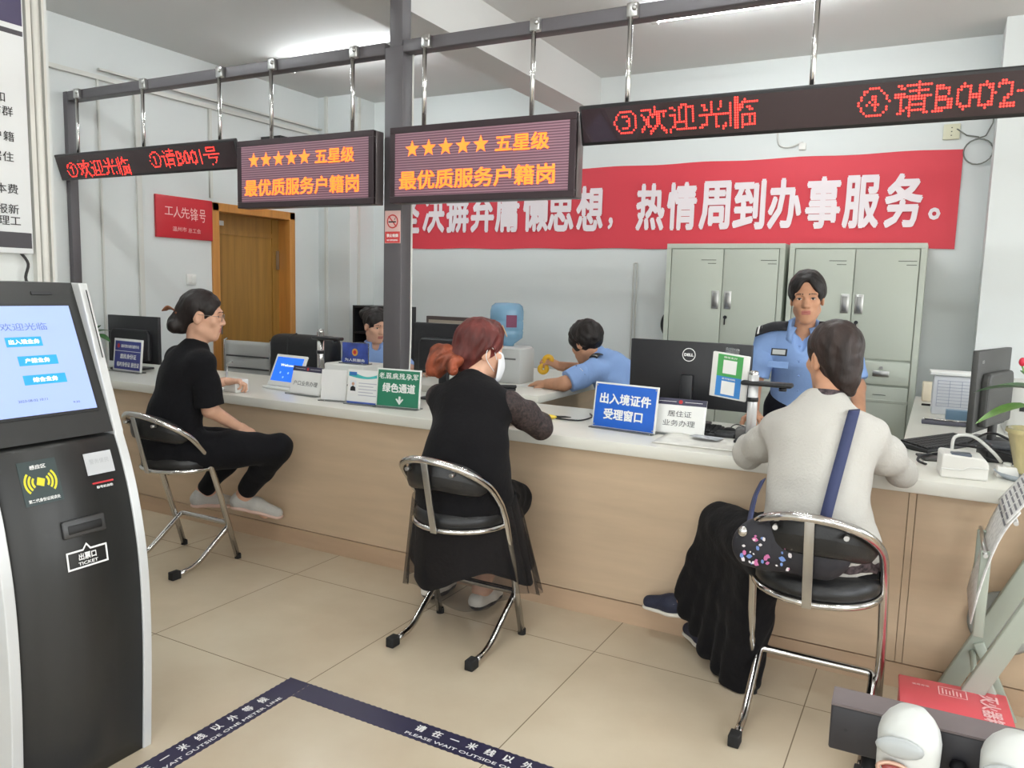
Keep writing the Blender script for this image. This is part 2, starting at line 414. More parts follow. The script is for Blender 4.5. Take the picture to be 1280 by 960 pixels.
def led_strip(x0, x1, label, items):
    t = thing('led_strip_sign', label, 'sign', ((x0 + x1) / 2, 3.305, 2.077), rot=(math.atan2(.048, .152), 0, 0)); h = (x1 - x0) / 2; mx = (x0 + x1) / 2
    MB().rbox(-h, h, 0, .025, -.004, .164, .006).build('housing', BLACK, t)
    MB().box(-h + .012, h - .012, -.002, 0, .01, .15).build('screen', STRIPF, t)
    dots([(s, x - mx, z, w, hh) for s, x, z, w, hh in items], LEDR, t, -.0035, .0095, .0040)
led_strip(-5.25, -3.57, 'black strip sign with red dot lettering left of the orange panels', [('①欢迎光临', -4.835, .062, .63, .105), ('①请B001号', -4.02, .085, .59, .105)])
led_strip(-1.46, 1.7, 'black strip sign with red dot lettering right of the orange panels', [('③欢迎光临', -.997, .085, .60, .11), ('④请B002号', -.02, .085, .62, .115)])
def screen_mat():
    m = mat('matrix_screen', (104, 76, 88), .45, emit=((120, 66, 84), .16))
    N = m.node_tree.nodes; L = m.node_tree.links; b = N['Principled BSDF']
    t = N.new('ShaderNodeTexCoord'); w = N.new('ShaderNodeTexWave'); w.wave_type = 'BANDS'; w.bands_direction = 'Z'; w.inputs['Scale'].default_value = 26
    w.inputs['Distortion'].default_value = .6
    L.new(t.outputs['Object'], w.inputs['Vector']); r = N.new('ShaderNodeValToRGB')
    r.color_ramp.elements[0].color = lin((78, 52, 66)); r.color_ramp.elements[1].color = lin((150, 118, 128)); L.new(w.outputs['Fac'], r.inputs['Fac']); L.new(r.outputs['Color'], b.inputs['Base Color'])
    return m
FRAMEP = mat('panel_frame', (50, 38, 42), .4, .2)
def led_panel(x0, x1, label):
    t = thing('led_panel_sign', label, 'sign', ((x0 + x1) / 2, 3.258, 1.847), 0, 'orange message panels above the counter'); h = (x1 - x0) / 2; H = .368
    MB().rbox(-h, h, .004, .085, 0, H, .004).build('housing', mat('panel_case', (120, 112, 112), .35, .6), t)
    b = MB(); f = .032
    b.box(-h, h, -.002, .02, 0, f); b.box(-h, h, -.002, .02, H - f, H); b.box(-h, -h + f, -.002, .02, f, H - f); b.box(h - f, h, -.002, .02, f, H - f)
    b.build('frame', FRAMEP, t, bevel=.002)
    MB().box(-h + f, h - f, .0, .01, f, H - f).build('screen', screen_mat(), t)
    s = 2 * h
    l = letters([('五星级', .235 * s, .255, .275 * s, .078, .022), ('最优质服务户籍岗', -.018 * s, .108, .845 * s, .092, .02)], LEDO, t, -.002)
    b = MB()
    for k in range(5): b.add([(x, -.002, z) for x, z in star_poly(-.365 * s + k * .0965 * s, .257, .043)], [list(range(10))])
    b.build('stars', LEDO, t)
led_panel(-3.55, -2.585, 'orange-lettered message panel hanging left of the centre post')
led_panel(-2.482, -1.467, 'orange-lettered message panel overlapping the centre post')

# no-smoking sticker on the post
t = thing('no_smoking_sign', 'small pink no-smoking sign stuck on the centre post', 'sign', (-2.54, 3.364, 1.737))
MB().rbox(-.05, .05, -.003, 0, -.082, .085, .001).build('plate', mat('sign_pink', (226, 190, 186), .4), t)
b = MB(); plate(b, -.048, .048, -.08, -.022, -.0035); disc(b, 0, .03, .036, -.0035, 28, .029)
b.add([(-.028, -.0036, .056), (-.022, -.0036, .060), (.028, -.0036, .004), (.022, -.0036, 0)], [(0, 1, 2, 3)])
b.build('red_print', mat('sign_red', (200, 62, 60), .4), t)
b = MB(); plate(b, -.026, .022, .024, .031, -.0037); b.add([(.01, -.0037, .036), (.016, -.0037, .048), (.024, -.0037, .052), (.019, -.0037, .046), (.014, -.0037, .036)], [range(5)]); b.build('cigarette', INKK, t)
letters([('禁止吸烟', 0, -.042, .074, .018, .03), ('NO SMOKING', 0, -.066, .07, .009, .03)], INKW, t, -.004)

# red banner on the back wall
REDB = mat('banner_red', (206, 56, 70), .6, bump=(6, .15))
t = thing('red_banner', 'long red cloth banner with white characters hung on the back wall', 'banner', (-2.3, 6.195, 1.785))
P = [[(-2.45 + 4.80 * i / 60, -.006 - .006 * mnoise.noise(Vector((i * .25, j * .4, 0))), .66 * j / 12 + (.004 * math.sin(i * .7) if j in (0, 12) else 0)) for j in range(13)] for i in range(61)]
MB().grid(P).build('cloth', REDB, t)
bx = [-4.48, -4.2, -3.937, -3.675, -3.42, -3.14, -2.90, -2.635, None, -2.11, -1.853, -1.593, -1.334, -1.075, -.81, -.554, -.285]
it = [(c, x + 2.3, .328, .245 if x < -2.5 else .24, .375, .034) for c, x in zip('坚决摒弃庸懒思想，热情周到办事服务', bx) if x is not None]
it += [('，', -2.447 + 2.3, .205, .045, .10, .03), ('。', -.09 + 2.3, .235, .075, .085, .03)]
letters(it, mat('banner_lettering', (232, 222, 226), .6), t, -.016, one=True)

# red plaque on the left wall
t = thing('red_plaque', 'red award plaque with pale brush characters on the left wall', 'plaque', (XL, 4.305, 1.755), PI / 2)
MB().rbox(-.265, .265, -.02, 0, 0, .32, .004).build('board', mat('plaque_red', (190, 34, 46), .35), t)
letters([('工', -.15, .205, .075, .06, .0), ('人', -.075, .20, .07, .085, .0), ('先', 0, .20, .08, .085, 0), ('锋', .085, .195, .075, .1, 0), ('号', .165, .19, .06, .10, 0), ('温州市', -.055, .072, .13, .036, 0), ('总工会', .085, .068, .12, .036, 0)], mat('plaque_lettering', (232, 196, 190), .5), t, -.0205, one=True)
t = thing('light_switch', 'white light switch plate on the left wall below the red plaque', 'switch', (XL, 4.36, 1.44), PI / 2)
MB().rbox(-.045, .045, -.012, 0, -.043, .043, .004).build('plate', WHITE, t)
for x in (-.022, .022): MB().rbox(x - .018, x + .018, -.016, -.01, -.03, .03, .003).build('rocker', WHITE, t)

# file cabinets
CAB = mat('cabinet_grey_green', (184, 190, 178), .45); CABI = mat('cabinet_gap', (70, 72, 66), .7)
def cabinet(x0, x1, label):
    t = thing('file_cabinet', label, 'cabinet', ((x0 + x1) / 2, 5.8, 0), 0, 'file cabinets along the back wall'); h = (x1 - x0) / 2
    MB().rbox(-h, h, .02, .37, 0, 1.80, .004).build('body', CAB, t)
    b = MB(); b.box(-h, h, 0, .02, 1.765, 1.8); b.box(-h, -h + .035, 0, .02, 0, 1.765); b.box(h - .035, h, 0, .02, 0, 1.765); b.box(-h + .035, h - .035, 0, .02, .74, .76); b.box(-h + .035, h - .035, 0, .02, 0, .05)
    b.build('face_frame', CAB, t, bevel=.002)
    for s in (-1, 1):
        a, c = (-h + .04, -.003) if s < 0 else (.003, h - .04)
        d = MB().rbox(a, c, .003, .018, 1.03, 1.76, .003).build('door', CAB, t)
        b = MB(); x = s * .045; b.rbox(x - .026, x + .026, -.004, .004, 1.33, 1.46, .003); b.build('handle', STEEL, d)
        MB().rbox(x - .016, x + .016, -.006, 0, 1.345, 1.445, .002).build('handle_cup', mat('handle_recess', (150, 150, 148), .3, .8), d)
        if s > 0:
            b = MB(); b.cyl((.035, -.006, 1.27), (.035, .004, 1.27), .013, 14); b.rbox(.029, .039, -.012, -.006, 1.215, 1.268, .002); b.build('lock', mat('lock_dark', (40, 40, 44), .4, .6), d)
        b = MB(); b.box(s * h * .5 + .05, s * h * .5 + .16, .0015, .003, 1.68, 1.684); b.box(s * h * .5 + .10, s * h * .5 + .16, .0015, .003, 1.655, 1.659); b.build('vent_slot', CABI, d)
        w = MB().rbox(a, c, .003, .018, .86, 1.015, .003).build('drawer', CAB, t)
        xx = s * h * .5
        b = MB(); b.rbox(xx - .05, xx + .05, -.004, .004, .915, .955, .003); b.cyl((xx, -.006, .975), (xx, .004, .975), .012, 12); b.build('label_pull', STEEL, w)
        d2 = MB().rbox(a, c, .003, .018, .07, .845, .003).build('lower_door', CAB, t)
        b = MB(); b.box(xx - .04, xx + .04, .0015, .003, .79, .794); b.build('vent_slot', CABI, d2)
cabinet(-1.835, -.985, 'grey-green steel file cabinet, left one of the pair under the banner')
cabinet(-.955, -.105, 'grey-green steel file cabinet, right one behind the standing woman')

# lobby notice board
t = thing('notice_board', 'tall white notice board with dark header on the lobby wall', 'notice board', (-2.945, 1.72, 1.515), PI / 2)
MB().rbox(-1.1, .0, -.03, 0, 0, 1.15, .004).build('board', mat('board_white', (222, 226, 228), .4), t)
b = MB(); plate(b, -1.09, -.006, .79, 1.145, -.0305); b.build('header_band', mat('header_violet', (58, 50, 84), .4), t)
b = MB(); plate(b, -1.09, -.006, .755, .772, -.0305); b.build('dark_line', mat('board_dark', (62, 60, 66), .5), t); b = MB(); plate(b, -1.09, -.006, .02, .075, -.0305); b.build('dark_band', mat('board_dark', (62, 60, 66), .5), t)
rows = [('责', -.115, .69), ('工', -.12, .635), ('记和', -.115, .535), ('访群', -.09, .49), ('户籍', -.09, .405), ('居住', -.095, .335), ('本费', -.085, .225), ('报新', -.085, .155), ('管理工', -.10, .115)]
letters([(s, x, z, .038 * len(s), .034, .005) for s, x, z in rows], INKK, t, -.031)
t = tag(MB().tube(catmull([(-2.93, 1.68, 1.52), (-2.92, 1.70, 1.48), (-2.92, 1.69, 1.42), (-2.92, 1.74, 1.36), (-2.93, 1.76, 1.1)], 5), .005, 6).build('power_cable', CABLE), 'thin black cable hanging below the notice board', 'cable')

# queue ticket kiosk
KB = mat('kiosk_black', (46, 46, 45), .38, .25); KS = mat('kiosk_silver', (206, 208, 208), .35, .2); KSCR = mat('kiosk_screen', (120, 140, 190), .2, emit=((172, 188, 250), .62))
t = thing('ticket_kiosk', 'black and silver queue ticket kiosk with a glowing touch screen', 'kiosk', (-2.3, 1.28, 0), PI / 2)
# local: x = world y - 1.28, y = -(world x + 2.3); front faces local -y
prof = [(0, -.245), (.35, -.262), (.60, -.255), (.78, -.225), (.90, -.19), (.975, -.16)]
up_ = [(.985, -.158), (1.42, .018)]
X0, X1 = -.165, .195
def face(pr, off, x0, x1): return [[(x, y + off, z) for z, y in pr] for x in (x0, x1)]
sp = [(p[0], p[1]) for p in [(q.x, q.y) for q in catmull([(z, y, 0) for z, y in prof], 5)]]
b = MB(); b.prism([(0.3, 0.0)] + [(y, z) for z, y in sp] + [(.3, .975)], X0, X1, T=Matrix(((0, 1, 0, 0), (1, 0, 0, 0), (0, 0, 1, 0), (0, 0, 0, 1))), sm=True); b.build('lower_cabinet', KB, t)
b = MB(); b.prism([(.3, .985)] + [(y, z) for z, y in up_] + [(.3, 1.42)], X0, X1, T=Matrix(((0, 1, 0, 0), (1, 0, 0, 0), (0, 0, 1, 0), (0, 0, 0, 1)))); h_ = b.build('screen_head', KB, t)
for s, xa, xb in ((0, X0 - .03, X0), (1, X1, X1 + .028)):
    b = MB(); b.prism([(.31, 0)] + [(y - .006, z) for z, y in sp] + [(y - .03 * (z - .97) / .45 - .006, z) for z, y in up_] + [(.31, 1.42)], xa, xb, T=Matrix(((0, 1, 0, 0), (1, 0, 0, 0), (0, 0, 1, 0), (0, 0, 0, 1)))); sd = b.build('side_panel', KS, t, bevel=.003)
    if s: MB().add([(xa + .012, .018 - .05, 1.40), (xa + .016, .018 - .05, 1.40), (xa + .016, -.1, 1.20), (xa + .012, -.1, 1.20)], [(0, 1, 2, 3)]).build('slot', BLACK, sd)
sl = math.atan2(.176, .435)
TS = Matrix.Translation((.015, -.158, .985)) @ Matrix.Rotation(-sl, 4, 'X')
MB().box(-.155, .155, -.004, 0, .068, .402, TS).build('screen_bezel', BLACK, h_)
sc = MB().box(-.147, .147, -.006, -.003, .076, .394, TS).build('touch_screen', KSCR, h_)
b = MB(); b.box(.05, .11, -.003, 0, .43, .44, TS); b.build('sensor_slot', BLACK, h_)
b = MB()
for k, z in enumerate((.288, .232, .176)): plate(b, -.06 + .02 * (k > 0), .06 - .02 * (k == 0) + .01 * k, z - .014, z + .014, -.0065)
bb = MB(); bb.add(b.v, b.f, False, TS); bb.build('screen_buttons', mat('button_cyan', (40, 140, 190), .3, emit=((40, 150, 210), .45)), h_)
letters([('出入境业务', -.01, .288, .085, .014, .02), ('户籍业务', .012, .232, .07, .014, .02), ('综合业务', .02, .176, .07, .014, .02)], mat('screen_text_white', (250, 250, 255), .4, emit=((240, 245, 255), .8)), h_, -.0072, T=TS)
letters([('欢迎光临', 0, .332, .13, .022, .0)], mat('screen_text_grey', (90, 110, 170), .4, emit=((80, 100, 170), .4)), h_, -.0072, T=TS)
letters([('2023-08-02 10:11', -.03, .118, .08, .007, .0), ('9:30', .09, .10, .02, .006, 0)], mat('screen_text_dark', (70, 80, 130), .4), h_, -.0072, T=TS)
def yfront(z):
    for (z0, y0), (z1, y1) in zip(sp[:-1], sp[1:]):
        if z0 <= z <= z1: return y0 + (y1 - y0) * (z - z0) / (z1 - z0)
    return sp[-1][1]
def onfront(x, z):
    a = math.atan2(yfront(z + .02) - yfront(z - .02), .04); return Matrix.Translation((x, yfront(z) - .001, z)) @ Matrix.Rotation(-a, 4, 'X')
T1 = onfront(-.05, .885); lab = mat('sticker_dark_green', (44, 58, 58), .4)
st = MB().box(-.052, .052, -.0015, 0, -.06, .06, T1).build('reader_sticker', lab, t)
b = MB()
for s in (-1, 1):
    for r in (.018, .028, .038):
        n = 8; vs = []
        for k in range(n + 1):
            a = (-.75 + 1.5 * k / n); vs += [(s * (r - .003) * math.cos(a) + s * .004, -.002, (r - .003) * math.sin(a)), (s * (r + .003) * math.cos(a) + s * .004, -.002, (r + .003) * math.sin(a))]
        b.add(vs, [(2 * k, 2 * k + 1, 2 * k + 3, 2 * k + 2) for k in range(n)], False, T1)
b.add([(-.013, -.002, -.006), (.006, -.002, -.014), (.013, -.002, .006), (-.006, -.002, .014)], [(0, 1, 2, 3)], False, T1); b.build('card_symbol', mat('symbol_yellow', (214, 206, 40), .4), st)
letters([('感应区', 0, .042, .044, .012, .02), ('第二代身份证阅读处', 0, -.048, .086, .010, .02)], INKW, st, -.002, T=T1)
T2 = onfront(.125, .905); MB().box(-.042, .042, -.0015, 0, -.032, .032, T2).build('grey_sticker', mat('sticker_grey', (188, 190, 192), .4), t)
letters([('警务便民', 0, .006, .06, .014, 0)], mat('faint_print', (165, 167, 170), .4), t, -.002, T=T2)
T3 = onfront(.125, .845); MB().box(-.034, .03, -.0012, 0, .004, .009, T3).build('red_line', INKR, t); letters([('取号机自助', 0, -.006, .05, .008, .02)], INKW, t, -.0015, T=T3)
T4 = onfront(.04, .745); s4 = MB().rbox(-.062, .062, -.012, 0, -.025, .025, .005, T=T4).build('ticket_slot', mat('slot_bezel', (70, 70, 70), .35, .4), t); MB().rbox(-.05, .05, -.014, -.004, -.014, .010, .003, T=T4).build('slot_mouth', mat('slot_black', (10, 10, 10), .5), s4)
T5 = onfront(.04, .66); b = MB()
o = [(-.06, -.028), (.06, -.028), (.06, .024), (.012, .024), (0, .040), (-.012, .024), (-.06, .024)]; i_ = [(-.055, -.023), (.055, -.023), (.055, .019), (.010, .019), (0, .033), (-.010, .019), (-.055, .019)]
b.add([(x, -.002, z) for x, z in o] + [(x, -.002, z) for x, z in i_], [(k, (k + 1) % 7, 7 + (k + 1) % 7, 7 + k) for k in range(7)], False, T5); b.build('ticket_label', INKW, t)
letters([('出票口', 0, .004, .052, .020, .03), ('TICKET', 0, -.015, .058, .009, .02)], INKW, t, -.002, T=T5)

# floor tape
TAPE = mat('floor_tape', (34, 31, 62), .4)
def tape(name, label, rect, rz_text, items):
    x0, x1, y0, y1 = rect
    t = thing(name, label, 'floor tape', ((x0 + x1) / 2, (y0 + y1) / 2, 0), rz_text)
    L_ = max(x1 - x0, y1 - y0); n = int(L_ / .012); w = .049
    edge = [(-L_ / 2 + L_ * k / n, w - (.003 if k % 2 else 0)) for k in range(n + 1)]
    MB().prism([(x, z) for x, z in edge] + [(x, -z) for x, z in edge[::-1]], -.0012, 0, T=Matrix.Rotation(-PI / 2, 4, 'X')).build('strip', TAPE, t)
    letters(items[:-1], INKW, t, -.0016, T=Matrix.Rotation(-PI / 2, 4, 'X'), one=True); letters(items[-1:], INKW, t, -.0016, T=Matrix.Rotation(-PI / 2, 4, 'X'))
def spread(s, x0, dx, z, w, h, bold=.03): return [(c, x0 + k * dx, z, w if c != '一' else w, h if c != '一' else .006, bold) for k, c in enumerate(s)]
def tape_text(a): return spread('请在一米线以外等候', a, .0655, .014, .034, .036) + [('PLEASE WAIT OUTSIDE ONE METER LINE', a + 4.1 * .0655, -.028, .60, .014, .012)]
tape('floor_tape', 'navy waiting-line tape across the floor below the middle stool', (-1.888, .4, 1.943, 2.037), 0, tape_text(-1.383 + .744))
tape('floor_tape', 'navy waiting-line tape running from the corner beside the ticket kiosk', (-1.985, -1.89, .3, 2.037), PI / 2, tape_text(1.343 - 1.1685))

# ================================================================ bar stools
SEATB = mat('black_vinyl', (26, 26, 27), .38, bump=(180, .08))
def make_stool(label):
    t = thing('bar_stool', label, 'stool', (0, 0, 0), 0, 'chrome bar stools at the counter')
    R = .0145
    def side(s): return [(s * .205, .16, .01), (s * .205, .055, .36), (s * .20, 0, .535), (s * .198, -.035, .60)]
    hoop = [(-.198, -.035, .60), (-.19, -.115, .685), (-.15, -.205, .75), (-.08, -.255, .785), (0, -.27, .795), (.08, -.255, .785), (.15, -.205, .75), (.19, -.115, .685), (.198, -.035, .60)]
    pts = side(-1)[:-1] + catmull(hoop, 5) + side(1)[:-1][::-1]
    MB().tube(pts, R, 12).build('hoop_frame', CHROME, t)
    base = [(-.185, -.20, .018), (-.185, -.09, .026), (-.185, .10, .165), (-.185, .135, .19), (.185, .135, .19), (.185, .10, .165), (.185, -.09, .026), (.185, -.20, .018)]
    MB().tube(fillet(base, .06, 5), .0135, 12).build('foot_rail', CHROME, t)
    for s in (-1, 1):
        MB().rbox(s * .185 - .018, s * .185 + .018, -.235, -.185, 0, .04, .004).build('rubber_foot', RUBBER, t)
        MB().lathe([(0, 0), (.017, 0), (.017, .02), (.0155, .025)], (s * .205, .162, 0), 12).build('foot_cap', RUBBER, t)
    MB().lathe([(0, .590), (.10, .588), (.15, .583), (.182, .567), (.194, .545), (.192, .523), (.182, .511), (0, .511)], n=36).build('seat', SEATB, t)
    MB().tube([(.192 * math.cos(a * PI / 18), .192 * math.sin(a * PI / 18), .507) for a in range(36)], .011, 10, True).build('seat_ring', CHROME, t)
    p, q = Vector((0, -.278, .788)), Vector((0, -.205, .498)); zd = (q - p).normalized(); xd = Vector((1, 0, 0)); TB = Matrix((xd, zd.cross(xd), zd)).transposed().to_4x4(); TB.translation = p
    MB().rbox(-.014, .014, -.003, .003, 0, (q - p).length, .001, T=TB).build('back_bar', STEEL, t)
    # padded back inside the hoop
    P = []
    for i in range(19):
        a = -1.05 + 2.1 * i / 18; e = max(0, 1 - (abs(a) / 1.06) ** 4); row = []
        for j in range(13):
            b_ = 2 * PI * j / 12; hh = .058 * e ** .5 + .004; dd = .018 * e ** .5 + .003; sag = .745 - .055 * (abs(a) / 1.05) ** 2
            r = .235 + dd * math.cos(b_); row.append((r * math.sin(a) * .86, -r * math.cos(a) + .008, sag + hh * math.sin(b_) - .012 + .0))
        P.append(row)
    MB().grid(P).build('back_pad', SEATB, t)
    b = MB()
    for s in (-1, 1): b.cyl((s * .10, -.25, .745), (s * .10, -.225, .745), .008, 8)
    b.build('pad_bolts', STEEL, t)
    return t
proto = make_stool('chrome bar stool under the woman in the white cardigan')
proto.location = (-.285, 2.66, 0); proto.rotation_euler = (0, 0, .0)
dup(proto, (-1.64, 2.65, 0), .0, 'chrome bar stool under the woman in the long black dress')
dup(proto, (-3.33, 2.67, 0), .0, 'chrome bar stool beside the kiosk under the woman in black tee')
# ================================================================ things on the counter and behind it
BLUE = mat('sign_blue', (38, 98, 196), .35); NAVY = mat('sign_navy', (36, 44, 122), .35); GREEN = mat('sign_green', (40, 122, 92), .4)
CLEAR = mat('clear_acrylic', (235, 240, 242), .05, trans=.9); GOLD = mat('gold_print', (214, 160, 70), .4); ZT = .80
def sign(name, label, x, y, rz, w, h, frame, facem, tilt=.12, border=.008, z=ZT, foot=True, cat='sign', group=None):
    t = thing(name, label, cat, (x, y, z), rz, group)
    T = Matrix.Rotation(-tilt, 4, 'X')
    MB().rbox(-w / 2, w / 2, 0, .008, .002, h, .002, T=T).build('board', frame, t)
    MB().box(-w / 2 + border, w / 2 - border, -.001, .002, border, h - border, T).build('printed_face', facem, t)
    if foot: MB().rbox(-w / 2, w / 2, -.03, .04, 0, .006, .002).build('foot', CLEAR, t)
    return t, T
# big blue sign
t, T = sign('counter_sign', 'blue sign with two rows of large white characters in front of the big monitor', -1.246, 3.398, -.118, .325, .215, WHITE, BLUE, .14)
letters([('出入境证件', 0, .142, .262, .052, .03), ('受理窗口', -.004, .07, .20, .052, .03)], INKW, t, -.0016, T=T)
b = MB()
for sx in (-1, 1):
    for z in (.016, .2): disc(b, sx * .15, z, .004, -.0015, 10)
bb = MB(); bb.add(b.v, b.f, False, T); bb.build('corner_screw_pattern', STEEL, t)
# green sign
t, T = sign('counter_sign', 'green sign with white characters and a down arrow before the centre post', -2.455, 3.30, .12, .262, .205, WHITE, GREEN, .10)
letters([('老,弱,病,残,孕,军', 0, .166, .232, .034, .016), ('绿色通道', .004, .105, .195, .05, .03)], INKW, t, -.0016, T=T)
b = MB(); plate(b, .006, .018, .035, .062, -.0016); b.add([(-.012, -.0016, .047), (-.004, -.0016, .051), (.012, -.0016, .034), (.012, -.0016, .018)], [range(4)]); b.add([(.036, -.0016, .047), (.028, -.0016, .051), (.012, -.0016, .034), (.012, -.0016, .018)], [range(4)])
bb = MB(); bb.add(b.v, b.f, False, T); bb.build('arrow', INKW, t)
# white placards with dark header
def placard(label, x, y, rz, w, h, rows, tilt=.25):
    t, T = sign('counter_placard', label, x, y, rz, w, h, PAPER, PAPER, tilt)
    MB().box(-w / 2, w / 2, -.002, .001, h * .82, h, T).build('header_band', mat('header_dark', (52, 50, 72), .4), t)
    b = MB(); disc(b, 0, h * .91, .009, -.0025, 16); bb = MB(); bb.add(b.v, b.f, False, T); bb.build('emblem', INKR, t)
    b = MB()
    for s in (-1, 1): b.box(s * .02, s * w * .42, -.0025, -.002, h * .905, h * .915, T)
    b.build('header_line', INKW, t)
    letters([(s, 0, z * h, ww * w, .17 * h, .0) for s, z, ww in rows], mat('print_grey', (84, 84, 86), .5), t, -.0025, T=T)
placard('white placard with dark header and two rows beside the big blue sign', -1.0, 3.45, .06, .235, .165, [('居住证', .58, .46), ('业务办理', .32, .62)])
placard('white placard with dark header and one row beside the glowing tablet', -3.165, 3.365, -.10, .25, .165, [('户口业务办理', .40, .80)])
# plain white code card and clerk card (the square code itself is left out)
t, T = sign('code_card', 'plain white card in a clear stand between placard and clerk card', -2.885, 3.295, .2, .155, .17, PAPER, mat('card_white', (232, 232, 230), .5), .1, .004)
t, T = sign('clerk_card', 'clerk information card with teal swoosh and a small portrait', -2.672, 3.283, .07, .205, .185, PAPER, mat('card_white', (232, 232, 230), .5), .1, .004)
b = MB()
for i in range(16):
    x0, x1 = -.095 + .19 * i / 16, -.095 + .19 * (i + 1) / 16
    f = lambda x: (.150 - .012 * math.sin((x + .095) / .19 * 3.0), .172 - .022 * math.sin((x + .095) / .19 * 2.6) ** 2)
    b.add([(x0, -.0016, f(x0)[0]), (x1, -.0016, f(x1)[0]), (x1, -.0016, f(x1)[1]), (x0, -.0016, f(x0)[1])], [range(4)])
bb = MB(); bb.add(b.v, b.f, False, T); bb.build('swoosh', mat('teal_print', (70, 178, 176), .4), t)
bb = MB().box(-.09, -.045, -.002, -.001, .153, .172, T); bb.build('blue_badge', mat('badge_blue', (60, 120, 190), .4), t)
b = MB(); plate(b, -.085, -.045, .07, .125, -.0016); bb = MB(); bb.add(b.v, b.f, False, T); ph = bb.build('portrait_photo', mat('photo_back', (222, 226, 232), .5), t)
b = MB(); disc(b, -.065, .108, .009, -.002, 14); bb = MB(); bb.add(b.v, b.f, False, T); bb.build('portrait_face', mat('photo_skin', (206, 160, 136), .5), ph)
b = MB(); b.add([(-.082, -.002, .07), (-.048, -.002, .07), (-.05, -.002, .09), (-.065, -.002, .098), (-.08, -.002, .09)], [range(5)]); bb = MB(); bb.add(b.v, b.f, False, T); bb.build('portrait_suit', INKK, ph)
b = MB()
for k in range(5): plate(b, -.03, .085 - .02 * (k % 2), .112 - k * .016, .116 - k * .016, -.0016)
bb = MB(); bb.add(b.v, b.f, False, T); bb.build('text_lines', mat('print_light', (176, 176, 190), .5), t)
MB().box(-.1, .1, -.002, 0, .004, .014, T).build('blue_bar', mat('bar_blue', (70, 96, 176), .4), t)
# tablets
TABS = mat('tablet_screen', (30, 110, 235), .2, emit=((22, 104, 240), .55))
def tablet(label, x, y, rz, w, h):
    t = thing('tablet', label, 'tablet', (x, y, ZT), rz); T = Matrix.Translation((0, .03, .02)) @ Matrix.Rotation(-.42, 4, 'X')
    MB().rbox(-w / 2, w / 2, 0, .016, 0, h, .005, T=T).build('body', WHITE, t)
    sc = MB().box(-w / 2 + .018, w / 2 - .018, -.0015, 0, .03, h - .018, T).build('screen', TABS, t)
    letters([('Welcome', 0, h * .66, w * .5, .016, .02)], mat('tablet_text', (240, 245, 255), .4, emit=((230, 240, 255), .6)), sc, -.002, T=T)
    b = MB()
    for k, (px, pz) in enumerate(((-.05, .42), (.02, .42), (-.015, .28))): disc(b, px, h * pz, .007, -.002, 10)
    bb = MB(); bb.add(b.v, b.f, False, T); bb.build('icon_dots', mat('tablet_icon', (150, 200, 255), .4, emit=((140, 200, 255), .5)), sc)
    MB().rbox(-w / 2 - .01, w / 2 + .01, 0, .13, 0, .018, .006).build('base', WHITE, t)
tablet('white framed tablet with blue welcome screen on the counter near the door', -3.43, 3.43, -.10, .27, .20)
tablet('small blue screened tablet half hidden behind the woman in black tee', -4.40, 3.44, -.10, .26, .15)
# framed blue sign at the far left
t, T = sign('counter_sign', 'white framed navy sign with red emblem by the potted leaves', -4.86, 3.46, -.05, .32, .225, WHITE, NAVY, .1, .016)
letters([('惠民警务便民服务站', .025, .175, .20, .022, .01), ('居民身份证', .01, .105, .18, .034, .02), ('临时身份证 居住证', .012, .05, .25, .034, .02)], INKW, t, -.0016, T=T)
b = MB(); disc(b, -.105, .175, .015, -.0016, 16); bb = MB(); bb.add(b.v, b.f, False, T); bb.build('emblem', INKR, t)
MB().box(-.144, .144, -.0018, 0, .139, .142, T).build('dividing_line', INKW, t)
# white printer box with the blue emblem sign on top
t = thing('card_printer', 'low white card printer behind the row of counter cards', 'printer', (-3.0, 3.60, ZT))
MB().rbox(-.17, .12, -.06, .16, 0, .175, .012).build('body', mat('printer_white', (222, 222, 216), .4), t); MB().box(-.12, .07, -.062, -.055, .05, .06).build('slot', BLACK, t)
t, T = sign('emblem_sign', 'small blue sky sign with a gold emblem on the card printer', -2.985, 3.60, 0, .195, .125, CLEAR, mat('sign_sky', (56, 74, 146), .35, var=(12, .3)), .02, .003, z=ZT + .175, foot=True)
b = MB(); disc(b, 0, .068, .022, -.002, 20); bb = MB(); bb.add(b.v, b.f, False, T); bb.build('emblem', GOLD, t)
b = MB(); disc(b, 0, .068, .012, -.003, 16); bb = MB(); bb.add(b.v, b.f, False, T); bb.build('emblem_centre', INKR, t)
letters([('为人民服务', 0, .022, .15, .018, .02)], INKW, t, -.002, T=T)
# document cameras on chrome poles
def doc_cam(label, x, y, h, white):
    t = thing('document_camera', label, 'document camera', (x, y, ZT))
    MB().rbox(-.06, .06, -.05, .06, 0, .02, .005).build('base', BLACK, t)
    MB().cyl((0, 0, .02), (0, 0, h), .021, 18).build('pole', mat('pole_white', (212, 212, 212), .3, .3) if white else CHROME, t)
    MB().cyl((0, 0, h * .62), (0, 0, h * .68), .024, 18).build('collar', BLACK, t)
    a = MB().rbox(-.05, .16, -.03, .03, h - .045, h - .025, .008).build('arm', BLACK, t)
    MB().cyl((.12, 0, h - .06), (.12, 0, h - .045), .016, 14).build('lens', mat('lens_glass', (15, 15, 22), .1), a)
    MB().lathe([(.017, 0), (.019, .015), (.012, .02), (0, .02)], (0, 0, h - .002), 14).build('cap', CHROME, t)
doc_cam('chrome document camera pole with black arm before the black bag', -3.283, 3.64, .345, False)
doc_cam('white document camera pole beside the hanging green and blue card', -.675, 3.43, .30, True)
t = thing('payment_card_holder', 'white framed green and blue payment card hung before the big monitor', 'sign', (-.79, 3.47, .985), -.12, rot=(.12, .09, -.12))
